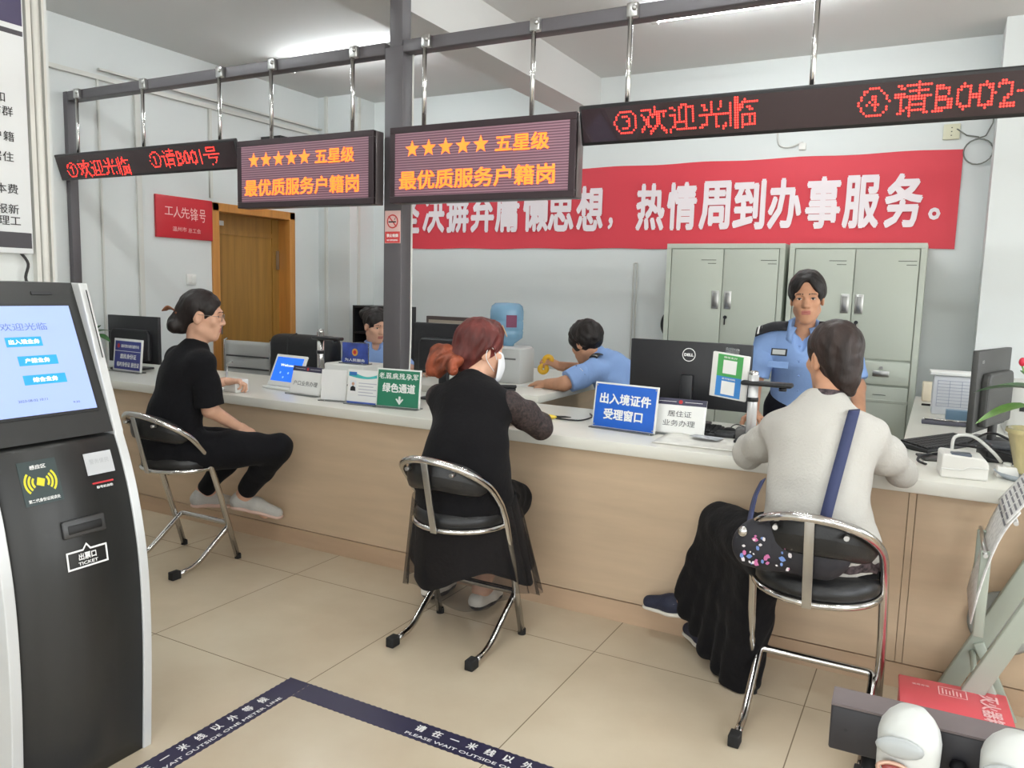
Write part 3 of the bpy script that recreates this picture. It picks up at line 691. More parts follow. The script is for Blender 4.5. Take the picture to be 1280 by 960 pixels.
MB().rbox(-.082, .082, -.012, .004, 0, .20, .003).build('frame', WHITE, t)
for nm, m, z0, z1 in (('green_panel', mat('pay_green', (76, 160, 88), .4), .098, .195), ('blue_panel', mat('pay_blue', (58, 130, 200), .4), .008, .098)): MB().box(-.056, .056, -.014, -.011, z0, z1).build(nm, m, t)
for nm, z in (('upper_blank', .142), ('lower_blank', .048)): MB().box(-.03, .03, -.0155, -.013, z - .03, z + .03).build(nm, mat('card_white', (232, 232, 230), .5), t)
letters([('微信支付', 0, .184, .06, .009, .01), ('支付宝扫码', 0, .089, .06, .008, .01)], INKW, t, -.0155)
MB().tube([(.0, .002, .19), (.02, .03, .16), (.07, .0, .11)], .004, 6).build('bracket', STEEL, t)
MB().rbox(-.03, .03, -.002, .0, .195, .225, .001).build('clear_tab', CLEAR, t)

# monitors: screen faces local -y, back faces +y
MONB = mat('monitor_black', (32, 32, 35), .42); MONG = mat('monitor_grey', (62, 62, 60), .5); GLS = mat('screen_off', (10, 11, 14), .12)
def monitor(label, x, y, rz, w, h, z0, bulge, m=MONB, logo=None, stand=True):
    t = thing('monitor', label, 'monitor', (x, y, ZT), rz); z0 -= ZT
    bd = MB().rbox(-w / 2, w / 2, -.012, .014, z0, z0 + h, .004).build('back_shell', m, t)
    MB().box(-w / 2 + .012, w / 2 - .012, -.0135, -.011, z0 + .014, z0 + h - .012).build('screen', GLS, t)
    if bulge:
        b = MB(); b.prism([(-w * .38, z0 + h * .06), (w * .38, z0 + h * .06), (w * .38, z0 + h * .62), (w * .34, z0 + h * .72), (-w * .34, z0 + h * .72), (-w * .38, z0 + h * .62)], .01, .05); b.build('back_bulge', m, bd, bevel=.012)
    if stand:
        MB().rbox(-.03, .03, .014, .04, .01, z0 + h * .5, .006).build('stand_neck', m, t)
        MB().rbox(-.11, .11, -.07, .12, 0, .014, .006).build('stand_base', m, t)
    if logo:
        b = MB(); TR_ = Matrix.Rotation(PI, 4, 'Z'); disc(b, 0, z0 + h * .80, .033, -.0152, 32, .029); bb = MB(); bb.add(b.v, b.f, False, TR_); bb.build('logo_ring', INKW, bd)
        letters([(logo, 0, z0 + h * .80, .046, .015, .05)], INKW, bd, -.0152, T=TR_)
    return t
monitor('large thin black monitor seen from behind with a round logo', -1.055, 3.78, PI - .02, .60, .32, .885, False, logo='DELL')
monitor('black monitor seen from behind beside the centre post', -2.45, 3.76, PI, .44, .29, .94, True)
monitor('black monitor seen from behind near the left wall and navy sign', -4.985, 3.62, PI + .06, .50, .33, .845, True)
t = monitor('dark grey monitor turned edge-on beside the potted plant', .225, 4.16, 1.265 + PI, .50, .36, .865, True, MONG)
letters([('LED', -.185, .375, .03, .014, .03)], mat('logo_grey', (170, 170, 168), .5), t, -.0152, T=Matrix.Rotation(PI, 4, 'Z'))
# open laptop-like display with brown frame by the back
t = thing('display_frame', 'brown framed display standing behind the black monitor by the post', 'display', (-2.99, 4.62, ZT), .0)
MB().rbox(-.20, .20, 0, .03, .10, .43, .004).build('bezel', mat('brown_bezel', (62, 50, 46), .45), t); MB().box(-.178, .178, -.002, .002, .12, .405).build('screen', mat('screen_beige', (150, 140, 126), .3), t)
MB().rbox(-.1, .1, -.06, .1, 0, .015, .004).build('foot', BLACK, t); MB().box(-.02, .02, .01, .03, .01, .12).build('neck', BLACK, t)
t = thing('desk', 'plain white desk carrying the brown framed display by the far wall', 'desk', (-3.2, 4.7, 0)); MB().rbox(-.36, .22, -.45, .42, .76, .80, .004).build('desktop', TOPW, t)
MB().box(.18, .205, -.4, .4, 0, .76).build('side_panel', WOODL, t); MB().box(-.34, .18, .38, .40, 0, .76).build('back_panel', WOODL, t)
# dark office tower behind the policewoman on the left
t = thing('book_shelf', 'narrow dark shelf of folders behind the seated policewoman', 'shelf', (-4.62, 5.66, 0))
for x in (0, .50): MB().box(x, x + .02, -.12, .12, 0, 1.25).build('side_panel', BLACK, t)
for z in (.2, .75, 1.0, 1.23): MB().box(.02, .50, -.12, .12, z, z + .018).build('shelf_board', BLACK, t)
MB().box(.02, .50, .11, .12, 0, 1.25).build('back_panel', mat('shelf_back', (58, 58, 60), .6), t)
# water dispenser with a blue bottle
t = thing('water_dispenser', 'white water dispenser with an upturned blue bottle by the wall', 'water dispenser', (-3.16, 5.75, 0))
MB().rbox(-.15, .17, -.16, .17, 0, .96, .02).build('cabinet', WHITE, t); MB().box(-.11, .13, -.163, -.155, .62, .86).build('tap_recess', mat('recess_grey', (120, 122, 124), .5), t)
bt = MB().lathe([(0, .95), (.06, .955), (.07, .98), (.135, 1.03), (.14, 1.08), (.134, 1.09), (.14, 1.10), (.14, 1.16), (.134, 1.17), (.14, 1.18), (.14, 1.25), (.13, 1.29), (.10, 1.315), (0, 1.32)], n=32).build('bottle', mat('bottle_blue', (150, 196, 226), .15, trans=.35), t)
MB().lathe([(.1415, 1.12), (.1415, 1.22)], n=10, a0=-1.1, a1=-.45).build('bottle_label', mat('label_maroon', (120, 50, 84), .4), bt)
t = thing('paper_box', 'pale grey box of forms standing on the side desk', 'box', (-2.42, 4.45, .84)); MB().rbox(-.13, .13, -.1, .1, 0, .22, .006).build('box', mat('box_grey', (205, 207, 205), .5), t)
b = MB(); b.box(-.10, .10, -.102, -.1, .15, .16); b.build('slot', mat('slot_grey', (120, 120, 120), .5), t)
# papers on the side desk
def sheet(b, x, y, rz, w=.21, h=.297, z=0, T0=None):
    T = Matrix.Translation((x, y, z)) @ Matrix.Rotation(rz, 4, 'Z'); return b.box(-w / 2, w / 2, -h / 2, h / 2, 0, .001, T)
for k, (x, y, rz, lab) in enumerate(((-2.35, 4.12, .3, 'loose white form nearest the counter on the side desk'), (-2.16, 4.38, -.2, 'loose white form under the uniformed man\'s hands'), (-2.62, 4.3, .8, 'loose white form beside the grey box of forms'))):
    o = sheet(MB(), 0, 0, 0).build('paper_sheet', PAPER); o.location = (x, y, .8405 + .0012 * k); o.rotation_euler = (0, 0, rz); tag(o, lab, 'paper', 'loose forms on the side desk')
# pens and tape cutter on the worktop
t = thing('tape_cutter', 'yellow handled cutter with black cord lying on the worktop', 'cutter', (-1.66, 3.49, ZT), .3)
MB().sphere((0, 0, .011), (.035, .02, .011)).build('handle', mat('yellow_plastic', (226, 196, 60), .4), t); MB().tube([(.02, .01, .01), (.07, .04, .008), (.10, .05, .006)], [.007, .005, .002], 8).build('blade_grip', BLACK, t)
MB().tube(catmull([(.03, -.002, .006), (.10, -.03, .006), (.16, -.02, .006), (.20, .10, .006), (.18, .20, .006)], 6), .004, 6).build('cord', CABLE, t)
t = thing('stapler', 'small black stapler at the edge of the side desk', 'stapler', (-2.2, 4.03, .84), .5); MB().rbox(-.05, .05, -.012, .012, 0, .015, .004).build('base', BLACK, t); MB().rbox(-.05, .055, -.012, .012, .016, .034, .006).build('arm', BLACK, t)
t = thing('white_box', 'small white box under the hand of the woman in black tee', 'box', (-3.56, 3.23, ZT), -.1); MB().rbox(-.06, .06, -.045, .045, 0, .075, .006).build('box', PAPER, t)
tag(MB().tube([(-3.66, 3.25, .80), (-3.69, 3.28, .88), (-3.70, 3.30, .95), (-3.66, 3.30, .96)], .0045, 8).build('pen', CHROME), 'chrome counter pen held upright near the white box', 'pen')
# newspaper-like map sheet on the worktop
t = thing('open_leaflet', 'open printed leaflet lying on the worktop by the white cardigan', 'leaflet', (-.85, 3.33, ZT), .03)
P = [[(-.19 + .38 * i / 12, -.13 + .26 * j / 8, .004 + .006 * math.sin(i * .9) * (j / 8)) for j in range(9)] for i in range(13)]
MB().grid(P).build('sheet', mat('leaflet_paper', (226, 224, 216), .6, var=(14, .06)), t, thick=.002)
MB().add([(.02 - .09, -.02 + .06, .016), (.06, 0, .016), (.07, .09, .016), (-.06, .10, .016)], [range(4)]).build('printed_map', mat('map_print', (176, 178, 182), .6, var=(40, .18)), t)
# mouse, small stamp box, keyboard by big monitor
t = thing('computer_mouse', 'black mouse beside the white document camera pole', 'mouse', (-.80, 3.60, ZT), .4); MB().sphere((0, 0, .014), (.034, .055, .02)).build('shell', BLACK, t); MB().tube(catmull([(0, .05, .012), (.05, .12, .03), (.12, .08, .012), (.15, .12, .006)], 5), .0025, 6).build('cord', CABLE, t)
t = thing('stamp_box', 'small black box with ribbed grey block on the worktop', 'box', (-.77, 3.50, ZT), .05); MB().rbox(-.07, .02, -.04, .04, 0, .03, .004).build('box', BLACK, t); MB().rbox(.02, .075, -.035, .035, 0, .055, .004).build('ribbed_block', mat('block_grey', (96, 94, 92), .5), t)
def keyboard(label, x, y, rz, z, m):
    t = thing('keyboard', label, 'keyboard', (x, y, z), rz); T = Matrix.Rotation(.12, 4, 'X')
    MB().rbox(-.215, .215, -.07, .07, 0, .022, .005, T=T).build('case', m, t); b = MB()
    for i in range(18):
        for j in range(5): b.box(-.205 + i * .0228, -.205 + i * .0228 + .0195, -.06 + j * .0245, -.06 + j * .0245 + .021, .022, .029, T)
    b.build('keys', mat('key_black', (28, 28, 30), .5), t)
keyboard('dark keyboard on the worktop beside the white cardigan sleeve', .045, 3.90, 1.05, ZT, BLACK)
keyboard('black keyboard under the large thin monitor', -1.05, 3.58, 0, ZT, BLACK)
t = thing('touch_pad', 'flat grey writing pad behind the white card reader', 'pad', (.07, 3.58, ZT), .3); MB().rbox(-.10, .10, -.06, .06, 0, .010, .004).build('pad', MONG, t)
# white card reader, adapter and cables
t = thing('card_reader', 'white fingerprint card reader at the counter edge', 'card reader', (.118, 3.265, ZT), .10)
b = MB(); b.prism([(-.075, 0), (.075, 0), (.075, .062), (.06, .080), (-.07, .088), (-.075, .08)], -.05, .09); b.build('body', mat('reader_white', (228, 226, 220), .35), t, bevel=.006)
MB().rbox(-.045, .02, -.045, .0, .078, .092, .004).build('sensor', mat('sensor_grey', (84, 92, 104), .3), t)
b = MB(); b.tube(catmull([(-.075, -.051, .034), (-.01, -.052, .034), (.015, -.052, .044), (.075, -.052, .046)], 6), .0025, 6); b.build('trim_line', WHITE, t)
MB().tube(catmull([(-.03, .08, .08), (-.02, .10, .13), (.04, .10, .135), (.10, .07, .09), (.135, .10, .05)], 6), .006, 8).build('cord', CABLEW, t)
t = thing('power_adapter', 'small white power adapter between card reader and plant saucer', 'adapter', (.262, 3.36, ZT), .1); MB().rbox(-.035, .035, -.03, .03, 0, .042, .004).build('case', mat('reader_white', (228, 226, 220), .35), t); MB().cyl((0, 0, .042), (0, 0, .052), .014, 14).build('plug', WHITE, t)
for k, pts in enumerate(([(.0, 3.60, .808), (.12, 3.62, .83), (.25, 3.55, .82), (.4, 3.6, .81)], [(.16, 3.95, .82), (.22, 3.75, .90), (.30, 3.70, .88), (.42, 3.62, .82)], [(.10, 3.8, .83), (.24, 3.62, .85), (.34, 3.58, .83), (.46, 3.72, .81)], [(.02, 3.62, .81), (-.02, 3.50, .82), (-.03, 3.44, .81), (.0, 3.40, .806)])):
    tag(MB().tube(catmull(pts, 7), .005, 7).build('cable', CABLE), ['black cable lying across the worktop behind the card reader', 'black cable looping up beside the plant pot', 'black cable running from monitor foot to the wall', 'short black cable curling by the cardigan elbow'][k], 'cable')
t = thing('cable_box', 'tangle-topped black adapter box behind the plant pot', 'adapter', (.33, 3.72, ZT), .2); MB().rbox(-.14, .14, -.08, .08, 0, .05, .008).build('case', BLACK, t); MB().rbox(-.12, .1, -.06, .06, .05, .07, .006).build('lid', mat('lid_grey', (70, 72, 76), .4), t)
# stack of forms, blue binder, pens at the return desk
t = thing('form_holder', 'upright rack of printed forms on the return desk', 'document rack', (.11, 4.99, ZT), .05)
MB().rbox(-.11, .11, 0, .14, 0, .22, .006).build('rack', mat('rack_white', (216, 218, 222), .5), t); b = MB()
for k in range(9): plate(b, -.09, .1, .19 - .018 * k, .192 - .018 * k, -.002)
for k in range(4): plate(b, -.09 + .06 * k, -.088 + .06 * k, .046, .192, -.002)
b.build('printed_lines', mat('print_blue_grey', (150, 158, 180), .5), t); MB().rbox(-.13, .12, -.02, .15, .222, .24, .003).build('paper_stack', PAPER, t)
t = thing('blue_box', 'small blue glass box in front of the form rack', 'box', (.13, 4.80, ZT), .05); MB().rbox(-.06, .10, -.04, .04, 0, .055, .006).build('case', mat('binder_blue', (118, 150, 176), .3), t)
t = thing('pen_tray', 'grey pen tray lying across the return desk', 'pen tray', (.07, 4.58, ZT), .05); MB().rbox(-.11, .13, -.025, .025, 0, .02, .004).build('tray', mat('tray_grey', (96, 96, 108), .4), t); MB().cyl((-.1, 0, .024), (.12, 0, .024), .005, 8).build('rod', CHROME, t)
tag(MB().rbox(-.025, .045, -.008, .008, 0, .012, .003).build('eraser', BLACK), 'short black marker lying near the desk corner', 'marker').location = (-.03, 5.35, ZT)
t = thing('tissue_box', 'beige tissue box at the far end of the return desk', 'box', (.0, 5.62, ZT), .05); MB().rbox(-.06, .08, -.05, .05, 0, .12, .006).build('box', mat('box_beige', (226, 214, 190), .5), t); MB().box(.02, .06, -.052, -.05, .02, .1).build('dark_label', mat('label_grey', (84, 84, 82), .5), t)
# white printer at far right
t = thing('desk_printer', 'pale printer standing behind the dark grey monitor', 'printer', (.52, 4.6, ZT)); MB().rbox(-.2, .2, -.17, .17, 0, .25, .012).build('body', mat('printer_white', (222, 222, 216), .4), t); MB().box(-.15, .15, -.175, -.165, .12, .15).build('tray_slot', BLACK, t)

# potted anthurium
LEAF = mat('leaf_green', (44, 92, 38), .35, var=(9, .25)); LEAF2 = mat('leaf_light', (98, 142, 62), .4, var=(9, .2))
def leaf(b, base, d, L_, W_, droop):
    d = Vector(d).normalized(); side = d.cross(Vector((0, 0, 1))).normalized(); n = 9; P = []
    for i in range(n + 1):
        t_ = i / n; w = W_ * (math.sin(PI * t_ ** .62) ** .8 if 0 < t_ < 1 else .02); c = Vector(base) + d * L_ * t_ + Vector((0, 0, -droop * t_ * t_))
        P.append([tuple(c + side * w * u + Vector((0, 0, .22 * w * abs(u)))) for u in (-1, -.5, 0, .5, 1)])
    return b.grid(P)
t = thing('potted_anthurium', 'broad leaved potted plant with a red bloom on the worktop corner', 'plant', (.335, 3.36, ZT))
MB().lathe([(0, .02), (.045, .02), (.05, .03), (.083, .165), (.092, .172), (.09, .185), (.078, .185), (.07, .16), (0, .155)], n=28).build('pot', mat('pot_glazed', (198, 184, 136), .25, var=(10, .22, (1, 1, .25))), t)
MB().lathe([(0, 0), (.09, 0), (.115, .022), (.11, .024), (.088, .008), (0, .008)], n=32).build('saucer', mat('saucer_grey', (168, 176, 184), .3), t)
MB().lathe([(0, .158), (.071, .16)], n=16).build('soil', mat('soil', (60, 46, 34), .9), t)
for k, (bs, d, L_, W_, dr, m) in enumerate((((-.03, .0, .33), (-.85, .30, .05), .18, .066, .045, LEAF), ((-.02, -.03, .27), (-.85, -.25, -.10), .18, .058, .055, LEAF2), ((.0, .02, .36), (.2, .5, .25), .14, .05, .03, LEAF), ((.0, .0, .30), (.6, -.5, .05), .15, .05, .05, LEAF2), ((-.01, .02, .38), (-.25, -.7, .18), .11, .045, .03, LEAF), ((.02, .0, .26), (.9, .2, 0), .14, .045, .05, LEAF))):
    lf = leaf(MB(), bs, d, L_, W_, dr).build('leaf', m, t); MB().tube(catmull([(0, 0, .155), (bs[0] * .4, bs[1] * .4, bs[2] * .65), bs], 4), .003, 6).build('stem', LEAF2, lf)
f = MB().sphere((-.06, .0, .425), (.012, .012, .016)).build('bloom', mat('bloom_red', (206, 40, 66), .4), t); MB().tube(catmull([(0, 0, .155), (-.02, 0, .30), (-.06, 0, .41)], 5), .0028, 6).build('stem', LEAF2, f)
# leafy pot at the left end of the counter
t = thing('potted_plant', 'dark leaved plant in a white pot at the counter end beside the kiosk', 'plant', (-5.13, 3.40, ZT))
MB().lathe([(0, 0), (.05, 0), (.065, .13), (.06, .13), (0, .12)], n=20).build('pot', WHITE, t)
for k, (d, L_, z) in enumerate((((.6, -.6, .3), .16, .22), ((.9, .1, .1), .17, .24), ((-.4, -.6, .4), .15, .25), ((.2, .7, .5), .15, .24), ((.7, -.2, .6), .15, .27))):
    lf = leaf(MB(), (0, 0, z), d, L_, .045, .06).build('leaf', LEAF, t); MB().tube([(0, 0, .12), (0, 0, z)], .003, 6).build('stem', LEAF2, lf)

# chairs behind the counter
GM = mat('mesh_grey', (205, 205, 202), .6)
t = thing('office_chair', 'grey mesh office chair with horizontal ribs and chrome frame', 'chair', (-4.95, 4.62, 0), .05)
P = [[(-.245 + .49 * i / 8, .02 * (1 - ((i - 4) / 4) ** 2), .50 + .45 * j / 12) for j in range(13)] for i in range(9)]
MB().grid(P).build('back_mesh', GM, t, thick=.012); b = MB()
for z in (.62, .72, .82): b.box(-.24, .24, -.004, .03, z, z + .012)
b.build('rib_bands', mat('rib_dark', (70, 70, 70), .5), t)
for s in (-1, 1): MB().tube([(s * .25, 0, .40), (s * .25, 0, .955), (s * .23, .015, .965)], .011, 8).build('side_tube', CHROME, t)
MB().rbox(-.25, .25, -.46, 0, .42, .46, .015).build('seat', GM, t); MB().cyl((0, -.22, .08), (0, -.22, .42), .025, 12).build('column', CHROME, t); b = MB()
for k in range(5): a = 2 * PI * k / 5; b.tube([(0, -.22, .09), (.28 * math.cos(a), -.22 + .28 * math.sin(a), .05)], .018, 8); b.sphere((.28 * math.cos(a), -.22 + .28 * math.sin(a), .028), .027, 10, 8)
b.build('star_base', CHROME, t)
LTH = mat('black_cloth', (30, 30, 32), .6, bump=(30, .3))
t = thing('draped_chair', 'wide black office chair back draped with dark cloth', 'chair', (-4.16, 4.42, 0), .05)
MB().rbox(-.30, .28, -.06, .14, .50, 1.05, .07, 4).build('back', LTH, t); MB().rbox(-.27, .27, .0, .5, .42, .52, .04, 3).build('seat', LTH, t)
MB().tube([(-.10, -.064, .52), (-.105, -.068, .8), (-.09, -.05, 1.03), (-.085, .03, 1.055)], .008, 6).build('seam', BLACK, t); MB().cyl((0, .22, .05), (0, .22, .42), .03, 12).build('column', BLACK, t)
b = MB()
for k in range(5): a = 2 * PI * k / 5; b.tube([(0, .22, .08), (.28 * math.cos(a), .22 + .28 * math.sin(a), .04)], .02, 8); b.sphere((.28 * math.cos(a), .22 + .28 * math.sin(a), .028), .027, 10, 8)
b.build('star_base', BLACK, t)
t = thing('round_tray', 'black round tray hung on the wall just beside the file cabinet', 'tray', (-1.865, 6.185, 1.185))
MB().lathe([(0, -.012), (.095, -.012), (.108, -.004), (.112, .012), (.10, .012), (.09, 0), (0, 0)], n=36, T=Matrix.Diagonal((1, 1, 1.12, 1)) @ Matrix.Rotation(PI / 2, 4, 'X')).build('tray', LTH, t); MB().cyl((-.06, -.016, 0), (-.06, .012, 0), .01, 10).build('hub', STEEL, t)

# small wall fittings
t = thing('wall_outlet', 'cream wall outlet under the strip sign near the pillar', 'outlet', (-.03, 6.2, 2.56)); MB().rbox(-.05, .05, -.02, 0, -.05, .05, .004).build('plate', mat('outlet_cream', (206, 204, 178), .4), t); b = MB()
for z in (-.025, 0, .025): b.box(-.004, .004, -.022, -.018, z - .003, z + .003)
b.build('pin_holes_pattern', INKK, t)
b = MB(); pts = [(.0, 6.18, 2.575), (.06, 6.18, 2.53), (.13, 6.18, 2.515)]
for k in range(40): a = PI / 2 - 2 * PI * k / 20; pts.append((.135 + .085 * math.cos(a), 6.18 - .004 * (k // 20), 2.42 + .082 * math.sin(a)))
pts += [(.17, 6.18, 2.52), (.205, 6.18, 2.6), (.207, 6.18, 2.9)]
tag(b.tube(pts, .0045, 6).build('coiled_cable', mat('cable_grey', (120, 122, 116), .5)), 'grey cable coiled in a ring on the wall by the pillar', 'cable')
t = thing('wall_socket', 'tiny white socket with a bent cable above the banner', 'socket', (-.98, 6.2, 2.52)); MB().rbox(-.025, .025, -.02, 0, -.025, .025, .004).build('case', WHITE, t); MB().tube(catmull([(0, -.012, .03), (-.10, -.012, .0), (-.17, -.012, .03), (-.18, -.012, .15)], 5), .006, 6).build('cable', CABLEW, t)
t = thing('video_recorder', 'black video recorder on a small wall shelf above the door', 'video recorder', (-5.29, 5.28, 2.62), PI / 2)
b = MB(); b.box(-.2, .28, -.26, 0, -.006, .0); b.build('shelf', DARK, t); MB().rbox(-.18, .24, -.25, -.02, .001, .055, .004).build('case', BLACK, t); MB().tube(catmull([(.2, -.1, .05), (.26, -.1, .12), (.3, -.08, .02), (.33, -.05, -.15)], 6), .006, 6).build('cable', CABLE, t)
for s in (-.15, .22): MB().prism([(0, 0), (0, -.12), (.0, -.12)], 0, 1) if 0 else MB().box(s, s + .01, -.2, 0, -.05, -.006).build('bracket', DARK, t)
t = thing('dome_camera', 'pale dome security camera high in the far corner', 'security camera', (-4.87, 5.9, 2.74)); MB().lathe([(0, .08), (.05, .08), (.085, .0), (.08, -.06), (.05, -.10), (0, -.115)], n=20).build('dome', mat('dome_white', (214, 212, 204), .35), t); MB().box(-.05, .03, -.03, .03, .06, .10).build('mount', WHITE, t)
t = thing('bullet_camera', 'tiny black camera on a cord beside the centre post', 'security camera', (-3.2, 4.2, 2.55)); MB().rbox(-.02, .02, -.03, .03, -.05, .0, .008).build('case', BLACK, t); MB().cyl((0, 0, 0), (0, 0, ZC - 2.55), .003, 6).build('cord', CABLEW, t); MB().cyl((0, 0, -.45), (0, 0, -.05), .003, 6).build('lower_cord', CABLEW, t)
tag(MB().tube(catmull([(-2.455, 3.41, 2.6), (-2.453, 3.41, 1.6), (-2.453, 3.41, 1.1), (-2.47, 3.405, .81)], 6), .005, 6).build('hanging_cable', CABLEW), 'thin white cord hanging beside the centre post', 'cord')

# ================================================================ near right corner of the lobby
t = thing('extinguisher_box', 'red fire extinguisher box lying on the floor with white lettering', 'box', (.135, 2.70, 0), .06)
RB = mat('box_red', (212, 84, 92), .4)
MB().rbox(-.15, .15, -.11, .11, 0, .195, .004).build('body', RB, t); MB().rbox(-.153, .153, -.113, .113, .185, .205, .003).build('lid', RB, t)
TL = Matrix.Translation((0, 0, .2055)) @ Matrix.Rotation(-PI / 2, 4, 'X')
letters([('灭火器箱', 0, 0, .20, .055, .02)], mat('box_print', (240, 196, 196), .5), t, -.0006, T=TL @ Matrix.Translation((.10, 0, -.02)) @ Matrix.Rotation(-PI / 2, 4, 'Y').inverted())
b = MB(); f4 = [(-.04, .0), (.04, .0), (.04, .06), (-.04, .06)]
for (a, c, d, e) in ((-.04, .04, 0, .003), (-.04, .04, .057, .06), (-.04, -.037, 0, .06), (.037, .04, 0, .06)): plate(b, a, c, d + .02, e + .02, -.0006)
for k in range(6): plate(b, -.03 + .01 * k, -.026 + .01 * k, .03, .07 - .006 * (k % 3), -.0006)
bb = MB(); bb.add(b.v, b.f, False, TL); bb.build('printed_mark', mat('box_print', (240, 196, 196), .5), t)
letters([('使用方法', -.09, .06, .05, .012, .01)], mat('box_print', (240, 196, 196), .5), t, -.0006, T=TL)

# newspaper rack
RK = mat('rack_grey_green', (168, 176, 164), .45, .1); NEWS = mat('newsprint', (222, 222, 220), .7, var=(60, .08))
RX = .45
t = thing('newspaper_rack', 'grey-green metal newspaper rack with sloping frame at the counter front', 'newspaper rack', (RX, 2.80, 0))
def bar(b, p, q, w, d):
    p = Vector(p); q = Vector(q); z = (q - p).normalized(); x = Vector((0, 1, 0)).cross(z).normalized(); y = z.cross(x); M_ = Matrix((x, y, z)).transposed().to_4x4(); M_.translation = p
    return b.rbox(-w / 2, w / 2, -d / 2, d / 2, 0, (q - p).length, .004, T=M_)
for y in (0, .30): bar(MB(), (-.35, y, 0), (.06, y, .94), .06, .03).build('sloping_leg', RK, t)
for y in (.02, .28): bar(MB(), (-.24, y, .26), (-.12, y, 0), .035, .02).build('rear_leg', RK, t)
for y in (.02, .28): bar(MB(), (-.262, y, .38), (-.262, y, .66), .03, .02).build('upright', RK, t)
for z, x in ((.22, -.255), (.92, .05)): MB().cyl((x, .01, z), (x, .29, z), .010, 10).build('cross_rod', RK, t)
for k in range(3): MB().cyl((-.265 + .07 * k, -.02, .655 + .115 * k), (-.265 + .07 * k, .33, .655 + .115 * k), .007, 10).build('holding_rod', STEEL, t)
for k, lab in enumerate(('lowest newspaper lying on the slope of the metal rack', 'middle newspaper lying on the slope of the metal rack', 'topmost newspaper lying on the slope of the metal rack')):
    x = -.275 + .07 * k; z = .65 + .115 * k; n = .012 + .004 * k
    G = [[(x - n + .10 * j / 8, -.02 + .34 * i / 8, z + .155 * j / 8 - .22 * (1 - j / 8) ** 3 * (k == 0)) for j in range(9)] for i in range(9)]
    o = MB().grid(G).build('newspaper', NEWS, None, thick=.004); o.location = (RX, 2.80, 0); tag(o, lab, 'newspaper', 'newspapers on the metal rack')
    b = MB()
    for r_ in range(10):
        u = (r_ + .5) / 10
        if k == 0 and u < .6: continue
        xx = x - n - .0020 + .10 * u; zz = z + .155 * u + .0013
        for c in range(3): b.add([(xx, .0 + .10 * c, zz), (xx, .085 + .10 * c, zz), (xx + .004, .085 + .10 * c, zz + .006), (xx + .004, .10 * c, zz + .006)], [range(4)])
    b.build('printed_text_lines', mat('news_print', (120, 120, 126), .7), o)
t = thing('round_disc', 'grey round plastic disc leaning on the counter behind the newspaper rack', 'disc', (.28, 3.125, .33)); MB().lathe([(0, -.006), (.10, -.006), (.11, 0), (.10, .006), (0, .006)], n=36, T=Matrix.Rotation(1.45, 4, 'X')).build('disc', mat('disc_grey', (150, 152, 146), .5), t)

# black bar stand with two white scanner heads in the near corner
t = thing('scanner_stand', 'black bar stand in the near corner carrying white scanner heads', 'stand', (.125, 1.42, .07), .03)
MB().rbox(-.235, .62, -.03, .03, .60, .68, .004).build('bar', mat('stand_black', (38, 37, 42), .45), t); MB().box(-.235, .62, -.032, .032, .68, .684).build('top_strip', mat('stand_top', (104, 94, 94), .5), t)
MB().cyl((-.165, 0, -.05), (-.165, 0, .60), .018, 14).build('post', BLACK, t); MB().cyl((.5, 0, -.05), (.5, 0, .60), .018, 14).build('post', BLACK, t); MB().rbox(-.24, .6, -.12, .12, -.07, -.05, .006).build('base', BLACK, t)
b = MB(); b.rbox(-.135, -.12, -.01, .005, .684, .69, .002); b.build('gold_clip', mat('clip_gold', (200, 160, 110), .4, .4), t); b = MB(); disc(b, -.21, .64, .003, -.0305, 10); b.build('screw_hole', INKK, t)
MB().rbox(-.055, -.03, -.07, -.03, .59, .64, .008).build('hook', BLACK, t)
WS = mat('scanner_white', (206, 208, 204), .35)
def scanner(label, x):
    t = thing('scanner', label, 'scanner', (x, 1.342, .555), .03, 'white scanners on the bar stand')
    P = []
    for i in range(17):
        u = i / 16; z = .24 * u; w = .047 * (1 - .12 * (1 - u)) * (1 - max(0, u - .80) ** 2 * 14) ; d = .045 * (1 - max(0, u - .8) ** 2 * 14)
        P.append([(w * math.copysign(abs(math.cos(a)) ** .75, math.cos(a)), d * math.copysign(abs(math.sin(a)) ** .75, math.sin(a)), z) for a in [2 * PI * j / 24 for j in range(25)]])
    P.append([(0, 0, .243)] * 25)
    MB().grid(P).build('shell', WS, t); MB().sphere((-.012, -.046, .105), (.026, .012, .034), 18, 12).build('oval_sensor', BLACK, t)
    MB().tube([(-.02 + .022 * math.cos(a * PI / 10), -.05, .160 + .011 * math.sin(a * PI / 10)) for a in range(20)], .0035, 6, True).build('gold_ring', mat('ring_gold', (206, 170, 150), .3, .5), t)
    MB().sphere((-.02, -.045, .160), (.018, .008, .009), 12, 8).build('red_lens', mat('lens_red', (150, 70, 66), .2), t); MB().sphere((-.014, -.045, .195), (.035, .008, .017), 14, 8).build('grey_window', mat('window_grey', (170, 174, 174), .3), t)
scanner('white rounded scanner head in the middle of the black bar', .012); scanner('white rounded scanner head at the far end of the black bar', .155)
